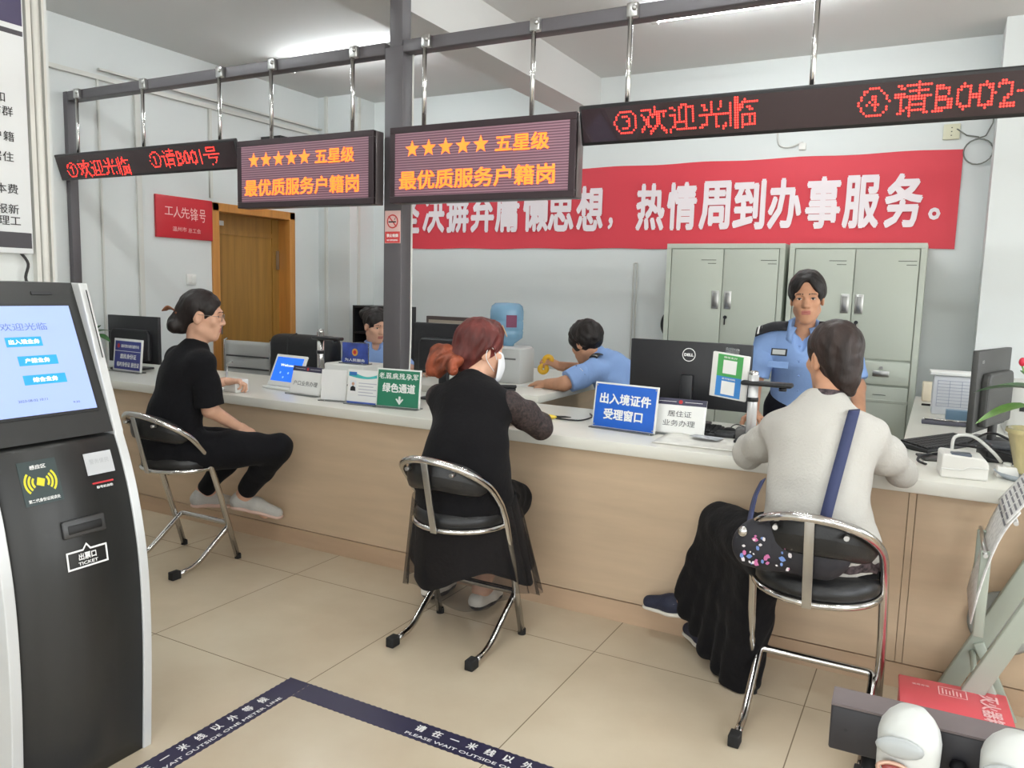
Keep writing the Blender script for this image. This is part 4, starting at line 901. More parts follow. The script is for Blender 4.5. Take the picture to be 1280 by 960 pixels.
# ================================================================ people
class SDF:
    """a signed distance grid that grows one smooth closed surface"""
    def __init__(s, lo, hi, h):
        s.lo = np.array(lo, float); s.h = h; s.n = np.ceil((np.array(hi) - s.lo) / h).astype(int) + 1
        s.V = np.full(s.n, .4, np.float32); s.ax = [s.lo[i] + h * np.arange(s.n[i]) for i in range(3)]
    def grid(s, sl=(slice(None),) * 3):
        return s.ax[0][sl[0]][:, None, None], s.ax[1][sl[1]][None, :, None], s.ax[2][sl[2]][None, None, :]
    def put(s, lo, hi, fn, k=.02, mode='add'):
        m = k + .035; i0 = np.clip(np.floor((np.array(lo) - m - s.lo) / s.h).astype(int), 0, s.n - 1); i1 = np.clip(np.ceil((np.array(hi) + m - s.lo) / s.h).astype(int) + 1, 0, s.n)
        if (i1 <= i0).any(): return s
        sl = tuple(slice(a, b) for a, b in zip(i0, i1)); d = fn(*s.grid(sl)); a = s.V[sl]
        if mode == 'add': h = np.maximum(k - np.abs(a - d), 0) / k; s.V[sl] = np.minimum(a, d) - h * h * k / 4
        else: d = -d; h = np.maximum(k - np.abs(a - d), 0) / k; s.V[sl] = np.maximum(a, d) + h * h * k / 4
        return s
    def cone(s, a, b, ra, rb, k=.02, f=None, q=1., mode='add'):
        """tapered capsule; f,q: squeeze by q along direction f"""
        a = np.array(a, float); b = np.array(b, float); ba = b - a; bb = max(ba @ ba, 1e-9); r = max(ra, rb)
        if f is not None: f = np.array(f, float); f = f / np.linalg.norm(f)
        def fn(X, Y, Z):
            px, py, pz = X - a[0], Y - a[1], Z - a[2]; t = np.clip((px * ba[0] + py * ba[1] + pz * ba[2]) / bb, 0, 1)
            dx, dy, dz = px - t * ba[0], py - t * ba[1], pz - t * ba[2]; d2 = dx * dx + dy * dy + dz * dz
            if f is not None: u = dx * f[0] + dy * f[1] + dz * f[2]; d2 = d2 + u * u * (q * q - 1)
            return np.sqrt(d2) - (ra + (rb - ra) * t)
        return s.put(np.minimum(a, b) - r, np.maximum(a, b) + r, fn, k, mode)
    def chain(s, pts, rs, k=.02, f=None, q=1.):
        for i in range(len(pts) - 1): s.cone(pts[i], pts[i + 1], rs[i], rs[i + 1], k, f, q)
        return s
    def ell(s, c, r, k=.01, M=None, mode='add'):
        c = np.array(c, float); r = np.array(r, float); R = np.array(M, float) if M is not None else np.eye(3)
        def fn(X, Y, Z):
            x, y, z = X - c[0], Y - c[1], Z - c[2]
            u = [(R[0, i] * x + R[1, i] * y + R[2, i] * z) / r[i] for i in range(3)]
            k0 = np.sqrt(u[0] ** 2 + u[1] ** 2 + u[2] ** 2); k1 = np.sqrt((u[0] / r[0]) ** 2 + (u[1] / r[1]) ** 2 + (u[2] / r[2]) ** 2)
            return k0 * (k0 - 1) / np.maximum(k1, 1e-6)
        return s.put(c - r.max(), c + r.max(), fn, k, mode)
    def cut(s, p, n):
        """remove what lies on the n side of the plane through p"""
        n = np.array(n, float); n /= np.linalg.norm(n); X, Y, Z = s.grid()
        s.V = np.maximum(s.V, ((X - p[0]) * n[0] + (Y - p[1]) * n[1] + (Z - p[2]) * n[2]).astype(np.float32)); return s
    def wrinkle(s, amp, fr, seed=0, n=6, aniso=(1, 1, 1)):
        rg = np.random.RandomState(seed); X, Y, Z = s.grid(); w = 0
        for i in range(n):
            d = rg.normal(size=3) * np.array(aniso); d = d / np.linalg.norm(d) * fr * (.6 + .8 * rg.rand()); w = w + np.sin(d[0] * X + d[1] * Y + d[2] * Z + 6.3 * rg.rand() + 1.2 * np.sin(.6 * fr * (X + Y - Z)))
        s.V = s.V + (amp / n ** .5 * w).astype(np.float32); return s
    def mesh(s):
        V = s.V; ins = V < 0; n = s.n; c = [slice(0, -1), slice(1, None)]
        cnt = sum(ins[c[i], c[j], c[k]].astype(np.int8) for i in (0, 1) for j in (0, 1) for k in (0, 1))
        act = (cnt > 0) & (cnt < 8); I = np.argwhere(act); idx = np.full(act.shape, -1, np.int64); idx[act] = np.arange(len(I))
        P = np.zeros((len(I), 3)); C = np.zeros(len(I)); cs = [(i, j, k) for i in (0, 1) for j in (0, 1) for k in (0, 1)]
        for a in cs:
            for ax in range(3):
                if a[ax]: continue
                b = list(a); b[ax] = 1; va = V[I[:, 0] + a[0], I[:, 1] + a[1], I[:, 2] + a[2]]; vb = V[I[:, 0] + b[0], I[:, 1] + b[1], I[:, 2] + b[2]]
                m = (va < 0) != (vb < 0); t = np.where(m, va / np.where(np.abs(va - vb) < 1e-9, 1, va - vb), 0); p = np.array(a, float)[None, :].repeat(len(I), 0); p[:, ax] += t
                P[m] += p[m]; C[m] += 1
        P = s.lo + (I + P / np.maximum(C, 1)[:, None]) * s.h; F = []
        for ax in range(3):
            u, v = (ax + 1) % 3, (ax + 2) % 3; sa = [slice(None)] * 3; sb = [slice(None)] * 3; sa[ax] = slice(0, -1); sb[ax] = slice(1, None)
            A, B = ins[tuple(sa)], ins[tuple(sb)]
            for flip, m in ((0, A & ~B), (1, ~A & B)):
                E = np.argwhere(m); E = E[(E[:, u] > 0) & (E[:, v] > 0) & (E[:, u] < n[u] - 1) & (E[:, v] < n[v] - 1)]
                if not len(E): continue
                def cell(du, dv):
                    q = E.copy(); q[:, u] -= du; q[:, v] -= dv; return idx[q[:, 0], q[:, 1], q[:, 2]]
                Q = np.stack([cell(1, 1), cell(0, 1), cell(0, 0), cell(1, 0)], 1); F.append(Q[:, ::-1] if flip else Q)
        F = np.concatenate(F) if F else np.zeros((0, 4), int)
        return P, F[(F >= 0).all(1)]

def obj_of(name, parts, mats, parent, org=None, zone=None):
    """parts: list of (verts, faces, material index)"""
    V = []; F = []; MI = []; n = 0
    for p in parts:
        v, f = p[0], p[1]; V.append(v); F.append(np.asarray(f) + n); MI.append(np.full(len(f), p[2] if len(p) > 2 else 0)); n += len(v)
    V = np.concatenate(V); F = np.concatenate(F); MI = np.concatenate(MI)
    if org is not None: V = V - np.array(org)
    me = bpy.data.meshes.new(name); me.vertices.add(len(V)); me.vertices.foreach_set('co', V.astype(np.float32).ravel())
    me.loops.add(F.size); me.loops.foreach_set('vertex_index', F.astype(np.int32).ravel()); me.polygons.add(len(F))
    me.polygons.foreach_set('loop_start', np.arange(0, F.size, 4, dtype=np.int32)); me.polygons.foreach_set('material_index', MI.astype(np.int32))
    me.update(calc_edges=True); me.polygons.foreach_set('use_smooth', np.ones(len(F), bool))
    return raw(name, me, mats, parent)

SKIN = mat('skin', (212, 166, 140), .5, spec=.35, var=(18, .03)); SKIN2 = mat('skin_tan', (196, 146, 116), .5, spec=.35, var=(18, .03))
LIP = mat('lip_rose', (178, 108, 98), .45); NAIL = mat('nail', (222, 176, 158), .35)
EYEW = mat('eye_white', (206, 198, 190), .3); IRIS = mat('iris_dark', (34, 22, 18), .15); BROW = mat('brow_dark', (46, 34, 30), .8)
def hair_mat(name, c): return mat(name, c, .5, spec=.35, bump=(26, .9, (1, 1, .16)), var=(20, .3, (1, 1, .2)))
HAIRB = hair_mat('hair_black', (30, 25, 24)); HAIRD = hair_mat('hair_dark_brown', (42, 32, 29)); HAIRR = hair_mat('hair_red_brown', (84, 36, 32)); HAIRO = hair_mat('hair_orange_ends', (118, 60, 40))

def basis(f, upv=(0, 0, 1), tilt=0., rollv=0.):
    """columns right, forward, up"""
    f = Vector(f).normalized(); r = f.cross(Vector(upv)).normalized(); u = r.cross(f)
    M = Matrix((r, f, u)).transposed()
    return np.array(M @ Matrix.Rotation(tilt, 3, 'X') @ Matrix.Rotation(rollv, 3, 'Y'))
def xf(v, M, c): return v @ np.array(M).T + np.array(c)

def head_sdf(neck=None, h=.0035, eyes=True):
    s = SDF((-.10, -.13, -.22), (.10, .13, .15), h)
    s.ell((0, -.015, .035), (.073, .093, .083), .01).ell((0, .022, -.035), (.0575, .070, .085), .03)
    s.cone((0, .045, -.095), (0, .063, -.098), .024, .017, .03); 
    for q in (-1, 1):
        s.cone((q * .048, -.005, -.065), (q * .016, .058, -.102), .016, .014, .03)          # jaw line
        s.ell((q * .040, .058, -.022), (.022, .018, .018), .025)                              # cheek bone
        s.ell((q * .072, -.012, -.012), (.010, .022, .032), .008, basis((q * .25, 1, 0)))    # ear
        s.ell((q * .082, -.004, -.010), (.007, .010, .018), .006, mode='sub')
        s.cone((q * .012, .083, .024), (q * .045, .070, .024), .010, .008, .02)              # brow
    s.cone((0, .080, .016), (0, .100, -.026), .0075, .0115, .014); s.ell((0, .099, -.030), (.013, .013, .010), .008)
    for q in (-1, 1):
        s.ell((q * .0125, .091, -.033), (.0085, .010, .0075), .006); s.ell((q * .006, .098, -.041), (.0035, .005, .003), .003, mode='sub')
    s.ell((0, .074, -.064), (.030, .016, .020), .02)
    s.ell((0, .0855, -.0585), (.022, .0085, .0058), .005); s.ell((0, .084, -.0695), (.018, .0085, .0068), .005); s.ell((0, .097, -.0635), (.024, .010, .0014), .002, mode='sub')
    for q in (-1, 1):
        s.ell((q * .032, .090, .002), (.019, .016, .013), .014, mode='sub')
        if eyes:
            s.ell((q * .0315, .0655, .002), (.0185, .0165, .0145), .006)
            s.ell((q * .0315, .088, .0015), (.0135, .020, .0040), .002, basis((0, 1, 0), rollv=q * -.10), mode='sub')
    if neck is not None: s.chain([(0, -.025, -.06), tuple(neck)], [.046, .050], .03)
    return s
def surf_y(s, x, z):
    i = int(round((x - s.lo[0]) / s.h)); k = int(round((z - s.lo[2]) / s.h)); col = s.V[i, :, k]; j = np.where(col < 0)[0]
    return s.ax[1][j[-1]] if len(j) else .07
def head(parent, org, c, M, skin, neckb=None, lip=True, eyes=True):
    """returns body parts (verts, faces, material) in world space and builds the eyes and brows"""
    nl = (np.array(neckb) - np.array(c)) @ M if neckb is not None else None
    s = head_sdf(nl, eyes=eyes); v, f = s.mesh(); cen = v[f].mean(1)
    mi = np.where((np.abs(cen[:, 0]) < .0215 * (1 - ((cen[:, 2] + .064) / .02) ** 2).clip(0, 1) ** .5 + .001) & (cen[:, 2] > -.0755) & (cen[:, 2] < -.0535) & (cen[:, 1] > .074), 1, 0) if lip else np.zeros(len(f), int)
    if eyes:
        for q in (-1, 1):
            b = MB(); b.sphere((q * .0315, .0665, .002), .0148, 18, 12); e = obj_of('eye', [(xf(np.array(b.v), M, c), np.array([list(t) + [t[-1]] if len(t) == 3 else t for t in b.f]))], EYEW, parent, org)
            b = MB(); b.sphere((q * .0315, .0752, .0022), (.0082, .0072, .0078), 14, 8); obj_of('iris', [(xf(np.array(b.v), M, c), np.array([list(t) + [t[-1]] if len(t) == 3 else t for t in b.f]))], IRIS, e)
            e_ = e.children[0]; 
            for vt in e_.data.vertices: vt.co -= Vector(org)
            P = []
            for i in range(9):
                t = i / 8; x = q * (.013 + .036 * t); z = .0215 + .0055 * math.sin(PI * (.25 + t * .65)); hh = .0034 * (1 - .65 * t); y = surf_y(s, x, z)
                P.append([(x, y + .0018, z + hh), (x, y + .0030, z), (x, y + .0018, z - hh)])
            P = np.array(P); vv = P.reshape(-1, 3); ff = np.array([(i * 3 + j, i * 3 + j + 1, i * 3 + j + 4, i * 3 + j + 3) for i in range(8) for j in range(2)]); obj_of('eyebrow', [(xf(vv, M, c), ff)], BROW, parent, org)
            # dark lash line over the eye slit
            P = []
            for i in range(9):
                t = i / 8; x = q * (.0185 + .0265 * t); z = .0018 + .0046 * math.sin(PI * t) ** .8; P.append([(x, .0815 - .012 * abs(t - .45) ** 1.5, z + .0028), (x, .0822 - .012 * abs(t - .45) ** 1.5, z)])
            vv = np.array(P).reshape(-1, 3); ff = np.array([(i * 2, i * 2 + 1, i * 2 + 3, i * 2 + 2) for i in range(8)]); obj_of('lash_line', [(xf(vv, M, c), ff)], BROW, parent, org)
    return (xf(v, M, c), f, mi)

def hand(side, curl=.35, thumb=.5, spread_=.10):
    """local: wrist at 0, fingers along +y, palm faces -z, thumb on side*x"""
    s = SDF((-.085, -.04, -.09), (.085, .205, .05), .0032); X = side
    s.cone((0, -.03, 0), (0, .01, 0), .026, .026, .01, (0, 0, 1), 1.35); s.cone((X * .012, .012, 0), (X * .022, .078, 0), .021, .017, .02, (0, 0, 1), 1.3); s.cone((-X * .012, .012, 0), (-X * .024, .074, 0), .020, .015, .02, (0, 0, 1), 1.3); s.cone((0, .02, 0), (0, .078, .002), .021, .016, .02, (0, 0, 1), 1.3)
    for k, (x, y, L_, r) in enumerate(((.030, .080, .070, .0088), (.010, .086, .078, .0092), (-.010, .083, .072, .0088), (-.029, .075, .056, .0078))):
        p = Vector((X * x, y, 0)); a = curl * (.75 + .12 * k); dx = X * (x / .03) * spread_; pts = [tuple(p - Vector((0, .015, 0)))]; an = 0.; pts.append(tuple(p))
        for j, w in enumerate((.45, .31, .24)):
            an += a * (1., 1.25, .8)[j]; p = p + Vector((dx * math.cos(an), math.cos(an), -math.sin(an))) * L_ * w; pts.append(tuple(p))
        s.chain(pts, [r * 1.05, r, r * .94, r * .86, r * .72], .004)
    p0 = Vector((X * .024, .018, -.006)); p1 = p0 + Vector((X * .028, .026, -.012)); d = Vector((X * math.sin(.9 - thumb), math.cos(.9 - thumb), -.25 - .3 * thumb)).normalized(); p2 = p1 + d * .032; p3 = p2 + (d + Vector((-X * .25 * thumb, .2, -.1))).normalized() * .026
    s.chain([tuple(p0), tuple(p1), tuple(p2), tuple(p3)], [.0165, .0125, .0105, .0082], .008)
    return s.mesh()
def hand_at(side, wrist, d, n, **kw):
    """d: finger direction, n: direction the back of the hand faces"""
    v, f = hand(side, **kw); d = Vector(d).normalized(); x = d.cross(Vector(n)).normalized(); z = x.cross(d)
    return (xf(v, np.array(Matrix((x, d, z)).transposed()), wrist), f, 0)
def lerp(a, b, t): return tuple(np.array(a) * (1 - t) + np.array(b) * t)
def cloth(name, c, b=(55, .25), **k): return mat(name, c, .88, spec=.15, bump=b, sheen=.03, **k)
def sleeve(pts, rs, hem=None, seed=0):
    """a sleeve tube cut square at its hem"""
    P = np.array(pts); d = P[-1] - P[-2]; L_ = np.linalg.norm(d); d = d / L_; pts = list(pts)
    s = SDF(P.min(0) - .13, P.max(0) + .13, .0065); s.chain(pts[:-1] + [tuple(P[-1] + d * .06)], rs, .03); s.cut(tuple(P[-1]), tuple(d)); s.wrinkle(.003, 42, seed); v, f = s.mesh(); return (v, f, 0)
def shoe(s, ankle, toe, up_=.0):
    a = np.array(ankle, float); t = np.array(toe, float); d = (t - a); d[2] *= .0; d /= np.linalg.norm(d) + 1e-9
    return a, t, d
def person(name_label, x, y): return thing('person', name_label, 'person', (x, y, 0))
def hair_cap(M, c, inflate, cuts, h=.005, extra=(), bump=0.002, seed=1, ears=True):
    """hair volume in head space: inflated skull minus the face; extra: cones in head space"""
    s = SDF((-.14, -.24, -.26), (.14, .14, .17), h)
    s.ell((0, -.017, .037), (.073 + inflate, .093 + inflate, .083 + inflate), .01)
    for e in extra:
        if e[0] == 'pre': s.cone(*e[1:])
    for cc in cuts: s.ell(*cc, mode='sub')
    for e in extra:
        if e[0] != 'pre': s.cone(*e[1:])
    if bump: s.wrinkle(bump, 110, seed, aniso=(1, 1, .35))
    v, f = s.mesh(); return (xf(v, M, c), f, 0)
FACECUT = [((0, .105, -.045), (.066, .090, .108), .02), ((0, .02, -.13), (.09, .075, .085), .02)]
EARCUT = [((q * .088, .0, -.012), (.03, .026, .038), .012) for q in (-1, 1)]

BLK = cloth('black_tee_cloth', (21, 21, 24)); BLK2 = cloth('black_dress_cloth', (19, 18, 20)); WHT = cloth('white_knit', (190, 187, 180), (120, .35)); UNI = cloth('uniform_blue', (142, 172, 222), (45, .22)); UNID = cloth('uniform_dark', (26, 27, 36))
# ---------------------------------------------------------------- woman in black tee (beside the kiosk)
O = (-3.33, 2.67, 0); t = person('woman in black tee with claw-clipped bun sitting on a stool near the kiosk', O[0], O[1])
pel, wai, che, nb, hc = (-3.36, 2.63, .62), (-3.35, 2.65, .78), (-3.32, 2.69, .95), (-3.282, 2.73, 1.105), (-3.262, 2.755, 1.262)
f1 = (.35, .94, 0); shR, shL, elR, haR, elL, haL = (-3.165, 2.665, 1.03), (-3.455, 2.765, 1.03), (-3.145, 2.69, .80), (-3.12, 2.85, .69), (-3.60, 2.98, .835), (-3.57, 3.16, .865)
knR, anR, toR, knL, anL, toL = (-2.955, 2.95, .585), (-3.235, 2.975, .29), (-3.13, 3.03, .185), (-3.25, 2.98, .575), (-3.46, 2.90, .29), (-3.44, 3.0, .235)
hiR, hiL = (-3.27, 2.62, .585), (-3.42, 2.68, .585)
MH = basis((.76, .65, 0), tilt=-.10); pts = []
pts.append(head(t, O, hc, MH, SKIN, nb))
s = SDF((-3.75, 2.45, .1), (-2.85, 3.3, 1.16), .008); s.cone(nb, che, .048, .075, .04); s.cone(che, pel, .080, .085, .04); s.chain([shR, elR, haR], [.045, .038, .026]); s.chain([shL, elL, haL], [.045, .038, .026]); s.chain([hiR, knR, anR], [.08, .055, .034]); s.chain([hiL, knL, anL], [.08, .055, .034]); s.cone(anR, toR, .036, .024); s.cone(anL, toL, .036, .024)
v, f = s.mesh(); pts.append((v, f, 0)); pts.append(hand_at(1, haR, (.3, .55, -.45), (.6, -.2, .6), curl=.3)); pts.append(hand_at(-1, haL, (.55, .5, .0), (-.4, -.3, .9), curl=.75, thumb=.9))
obj_of('body', pts, [SKIN, LIP], t, O)
s = SDF((-3.75, 2.40, .48), (-2.95, 3.15, 1.18), .0075)
s.cone(che, wai, .150, .145, .05, f1, 1.35); s.cone(wai, (-3.36, 2.62, .60), .148, .165, .05, f1, 1.2); s.cone(lerp(shR, che, .1), lerp(shL, che, .1), .060, .060, .07); s.cone(lerp(nb, che, .12), che, .068, .13, .08, f1, 1.25)
s.chain([shR, lerp(shR, elR, .3)], [.060, .064], .05); s.chain([shL, lerp(shL, elL, .3)], [.058, .06], .05); s.cone(lerp(pel, hiR, .5), lerp(hiR, knR, .30), .10, .10, .05)
s.ell((nb[0] + .015, nb[1] + .025, nb[2] + .055), (.062, .062, .045), .012, mode='sub'); s.wrinkle(.0045, 30, 3, aniso=(1, 1, .6))
v, f = s.mesh(); obj_of('tee_shirt', [(v, f), sleeve([shR, lerp(shR, elR, .5), lerp(shR, elR, .92)], [.058, .066, .074], seed=5), sleeve([shL, lerp(shL, elL, .5), lerp(shL, elL, .9)], [.056, .062, .066], seed=6)], BLK, t, O)
s = SDF((-3.62, 2.45, .2), (-2.8, 3.15, .72), .0075); s.cone(pel, lerp(hiR, hiL, .5), .13, .13, .04); s.chain([hiR, lerp(hiR, knR, .5), knR], [.108, .092, .075], .03); s.chain([knR, lerp(knR, anR, .45), lerp(knR, anR, .86)], [.075, .066, .052], .02)
s.chain([hiL, knL], [.105, .075], .03); s.chain([knL, lerp(knL, anL, .88)], [.072, .05], .02); s.wrinkle(.004, 34, 5); v, f = s.mesh(); obj_of('trousers', [(v, f)], BLK, t, O)
SHG = mat('shoe_grey', (188, 186, 180), .8, bump=(150, .4)); SHS = mat('shoe_sole_pink', (216, 184, 170), .6)
for an, to in ((anR, toR), (anL, toL)):
    d = np.array(to) - np.array(an); d[2] = 0; d /= np.linalg.norm(d); ba = np.array(an) - d * .03 + (0, 0, -.065); tp = ba + d * .215 + (0, 0, -.03)
    s = SDF(np.minimum(ba, tp) - .09, np.maximum(ba, tp) + .12, .005); s.chain([tuple(ba + (0, 0, .03)), tuple(ba + d * .10 + (0, 0, .012)), tuple(tp)], [.037, .038, .030], .03); s.cone(tuple(ba + d * .01 + (0, 0, .05)), tuple(ba + (0, 0, .03)), .035, .037, .02); v, f = s.mesh(); u = obj_of('shoe', [(v, f)], SHG, t, O)
    s = SDF(np.minimum(ba, tp) - .09, np.maximum(ba, tp) + .12, .005); s.chain([tuple(ba + (0, 0, -.002)), tuple(ba + d * .10 + (0, 0, -.018)), tuple(tp + (0, 0, -.02))], [.040, .041, .033], .02, (0, 0, 1), 2.6); v, f = s.mesh(); obj_of('sole', [(v, f)], SHS, u, O)
hp = hair_cap(MH, hc, .012, FACECUT[:1] + [((0, .035, -.125), (.085, .075, .085), .02)] + EARCUT, extra=[('add', (0, -.09, .0), (0, -.115, -.045), .045, .042, .03), ('add', (-.02, -.12, -.045), (.03, -.125, -.065), .038, .036, .02), ('add', (0, -.075, -.03), (0, -.085, -.07), .05, .035, .03)])
hr = obj_of('hair', [hp], HAIRB, t, O)
b = MB(); TH = Matrix(MH.tolist()).to_4x4(); TH.translation = Vector(hc) - Vector(O)
for k in range(5): b.tube(catmull([(-.03 + .015 * k, -.115, .0), (-.04 + .018 * k, -.16, .012 + .004 * k), (-.045 + .02 * k, -.185, -.0)], 5), [.004] * 10 + [.002], 6)
b.tube([(-.04, -.118, .004), (.045, -.118, .0)], .006, 8); bb = MB(); bb.add(b.v, b.f, True, TH); bb.build('hair_claw', mat('claw_brown', (120, 70, 40), .3), t)
b = MB(); b.tube([(.0315 + .021 * math.cos(a * PI / 10), .098, -.002 + .017 * math.sin(a * PI / 10)) for a in range(20)], .0014, 6, True); b.tube([(-.0315 + .021 * math.cos(a * PI / 10), .098, -.002 + .017 * math.sin(a * PI / 10)) for a in range(20)], .0014, 6, True); b.tube([(-.011, .1, .002), (.011, .1, .002)], .0014, 6)
for q in (-1, 1): b.tube([(q * .052, .097, .004), (q * .074, .05, .006), (q * .08, -.01, .006)], .0014, 6)
bb = MB(); bb.add(b.v, b.f, True, TH); bb.build('spectacles', mat('spectacle_metal', (150, 140, 130), .3, .8), t)

# ---------------------------------------------------------------- woman in long black dress (middle)
O = (-1.64, 2.66, 0); t = person('woman in long black dress with reddish ponytail and face mask on the middle stool', O[0], O[1])
pel, wai, che, nb, hc = (-1.64, 2.665, .64), (-1.65, 2.69, .78), (-1.685, 2.77, .92), (-1.70, 2.83, 1.035), (-1.715, 2.90, 1.175); f1 = (.05, 1, -.15)
shR, shL, elR, elL, haR, haL = (-1.53, 2.825, .965), (-1.855, 2.795, .965), (-1.465, 2.985, .855), (-1.90, 3.0, .85), (-1.60, 3.17, .835), (-1.78, 3.19, .835)
MH = basis((.55, .83, 0), tilt=-.12); pts = [head(t, O, hc, MH, SKIN, nb, eyes=True)]
an1, an2 = (-1.965, 2.93, .09), (-1.715, 2.94, .09); kn1, kn2 = (-1.83, 3.03, .50), (-1.62, 3.03, .50)
s = SDF((-2.1, 2.5, .0), (-1.3, 3.3, 1.1), .008); s.cone(nb, che, .048, .075, .04); s.cone(che, pel, .080, .085, .04); s.chain([shR, elR, haR], [.05, .04, .028]); s.chain([shL, elL, haL], [.05, .04, .028]); s.chain([(-1.72, 2.68, .57), kn1, lerp(kn1, an1, .4), an1], [.085, .06, .055, .036]); s.chain([(-1.58, 2.68, .57), kn2, lerp(kn2, an2, .4), an2], [.085, .06, .055, .036])
for an in (an1, an2): s.cone(an, (an[0] + .01, an[1] + .13, .035), .036, .028)
v, f = s.mesh(); pts.append((v, f, 0)); pts.append(hand_at(1, haR, (-.8, .5, 0), (0, 0, 1), curl=.2)); pts.append(hand_at(-1, haL, (.8, .4, 0), (0, 0, 1), curl=.2)); obj_of('body', pts, [SKIN, LIP], t, O)
s = SDF((-2.05, 2.42, .42), (-1.3, 3.12, 1.12), .0075); s.cone(che, wai, .158, .165, .05, f1, 1.3); s.cone(wai, pel, .165, .185, .06, f1, 1.15); s.cone(lerp(shR, che, .12), lerp(shL, che, .12), .064, .064, .07); s.cone(lerp(nb, che, .08), che, .070, .13, .08, f1, 1.25); s.cone(pel, (-1.64, 2.67, .605), .19, .20, .04)
s.ell((nb[0] + .015, nb[1] + .035, nb[2] + .04), (.066, .06, .055), .015, mode='sub'); s.wrinkle(.0045, 26, 8, aniso=(1, 1, .7)); v, f = s.mesh(); obj_of('dress_bodice', [(v, f)], BLK2, t, O)
LACE = mat('black_lace', (40, 31, 30), .7, var=(95, .75), bump=(95, .5))
for sh, el, ha in ((shR, elR, haR), (shL, elL, haL)):
    s = SDF(np.minimum(np.minimum(sh, el), ha) - .12, np.maximum(np.maximum(sh, el), ha) + .12, .0065); s.chain([sh, lerp(sh, el, .5), el], [.060, .058, .050], .03); s.chain([el, lerp(el, ha, .85)], [.052, .036], .03); s.wrinkle(.003, 45, 4); v, f = s.mesh(); obj_of('lace_sleeve', [(v, f)], LACE, t, O)
# long skirt falling over the stool front and both sides
def skirt_mesh(ring_fn, nz, na, th=.004):
    P = [[ring_fn(i / nz, 2 * PI * j / na) for j in range(na + 1)] for i in range(nz + 1)]; return MB().grid(P)
def r2(u, a):
    z = .60 - (.34 + .05 * math.sin(3 * a + 1)) * u; w = .205 + .055 * u + .014 * u * math.sin(11 * a) + .006 * math.sin(17 * a + 2) * u; cy = 2.70 + .10 * u; d = .20 + .05 * u
    return (-1.655 + w * math.cos(a) - .02 * u - O[0], cy + d * math.sin(a) * (1 + .04 * math.sin(9 * a) * u) - O[1], z)
b = skirt_mesh(r2, 14, 96); b.build('skirt', BLK2, t, thick=.006)
s = SDF((-2.05, 2.5, .2), (-1.4, 3.16, .75), .008)
for hx, kn, an in ((-1.72, kn1, an1), (-1.58, kn2, an2)): s.chain([(hx, 2.68, .60), kn, lerp(kn, an, .5)], [.105, .078, .085], .05)
s.wrinkle(.004, 50, 14, aniso=(1, 1, .3)); v, f = s.mesh(); obj_of('skirt_front', [(v, f)], BLK2, t, O)
NET = mat('black_net', (34, 30, 30), .8, alpha=.45)
def r2b(u, a):
    z = .585 - (.40 + .03 * math.sin(4 * a)) * u; w = .225 + .075 * u + .016 * u * math.sin(19 * a); return (-1.66 + w * math.cos(a) - .02 * u - O[0], 2.71 + .10 * u + (.215 + .05 * u) * math.sin(a) - O[1], z)
skirt_mesh(r2b, 10, 110).build('net_overskirt', NET, t)
SHB = mat('shoe_black', (26, 26, 28), .35); SHW = mat('shoe_white', (222, 216, 204), .45)
for an in (an1, an2):
    s = SDF((an[0] - .07, an[1] - .09, 0), (an[0] + .08, an[1] + .2, .13), .005); s.chain([(an[0], an[1] - .025, .045), (an[0] + .005, an[1] + .06, .04), (an[0] + .01, an[1] + .13, .032)], [.042, .042, .032], .02); s.ell((an[0] + .002, an[1] + .02, .095), (.034, .055, .04), .01, mode='sub'); s.cut((0, 0, .002), (0, 0, -1)); v, f = s.mesh(); cen = v[f].mean(1); mi = np.where(cen[:, 2] < .034, 1, 0); obj_of('shoe', [(v, f, mi)], [SHW, SHB], t, O)
hp = hair_cap(MH, hc, .018, FACECUT[:1] + [((0, .045, -.13), (.085, .075, .085), .02)] + [((q * .092, .012, -.02), (.03, .024, .03), .012) for q in (-1, 1)], extra=[('add', (0, -.085, -.02), (0, -.12, -.045), .045, .035, .03), ('add', (0, .05, .105), (.0, .085, .085), .025, .016, .03), ('pre', (0, -.06, -.04), (0, -.05, -.085), .06, .045, .03)], bump=.003)
obj_of('hair', [hp], HAIRR, t, O)
s = SDF((-.13, -.30, -.22), (.13, -.07, .05), .005); s.chain([(-.01, -.115, -.04), (-.035, -.16, -.06), (-.045, -.185, -.105)], [.035, .055, .040], .03); s.cone((.03, -.12, -.06), (.05, -.14, -.10), .025, .02, .03); s.wrinkle(.006, 85, 7, aniso=(1, .5, 1)); v, f = s.mesh(); obj_of('ponytail', [(xf(v, MH, hc), f)], HAIRO, t, O)
TH = Matrix(MH.tolist()).to_4x4(); TH.translation = Vector(hc) - Vector(O)
P = []
for i in range(11):
    a = -1.25 + 2.5 * i / 10; P.append([((.062 + .006 * math.sin(PI * j / 6)) * math.sin(a), .035 + (.062 + .022 * math.cos(a) * math.sin(PI * (j + .5) / 7)) * math.cos(a), -.018 - .095 * j / 6 + .016 * abs(a) * (1 - j / 3)) for j in range(7)])
bb = MB(); g = MB().grid(P); bb.add(g.v, g.f, True, TH); mk = bb.build('face_mask', mat('mask_white', (232, 234, 236), .8), t, thick=.002)
b = MB()
for q in (-1, 1): b.tube(catmull([(q * .060, .05, -.035), (q * .080, .015, .012), (q * .086, -.012, .005), (q * .082, -.01, -.035), (q * .058, .045, -.085)], 5), .0016, 6)
bb = MB(); bb.add(b.v, b.f, True, TH); bb.build('ear_loop', mat('mask_white', (232, 234, 236), .8), mk)
b = MB()
for q in (-1, 1): b.tube(catmull([(q * .045 - .025, .055 + .02, .115), (q * .02 + .01, .08, .10), (q * .04, .095, .068)], 5), .0022, 6)
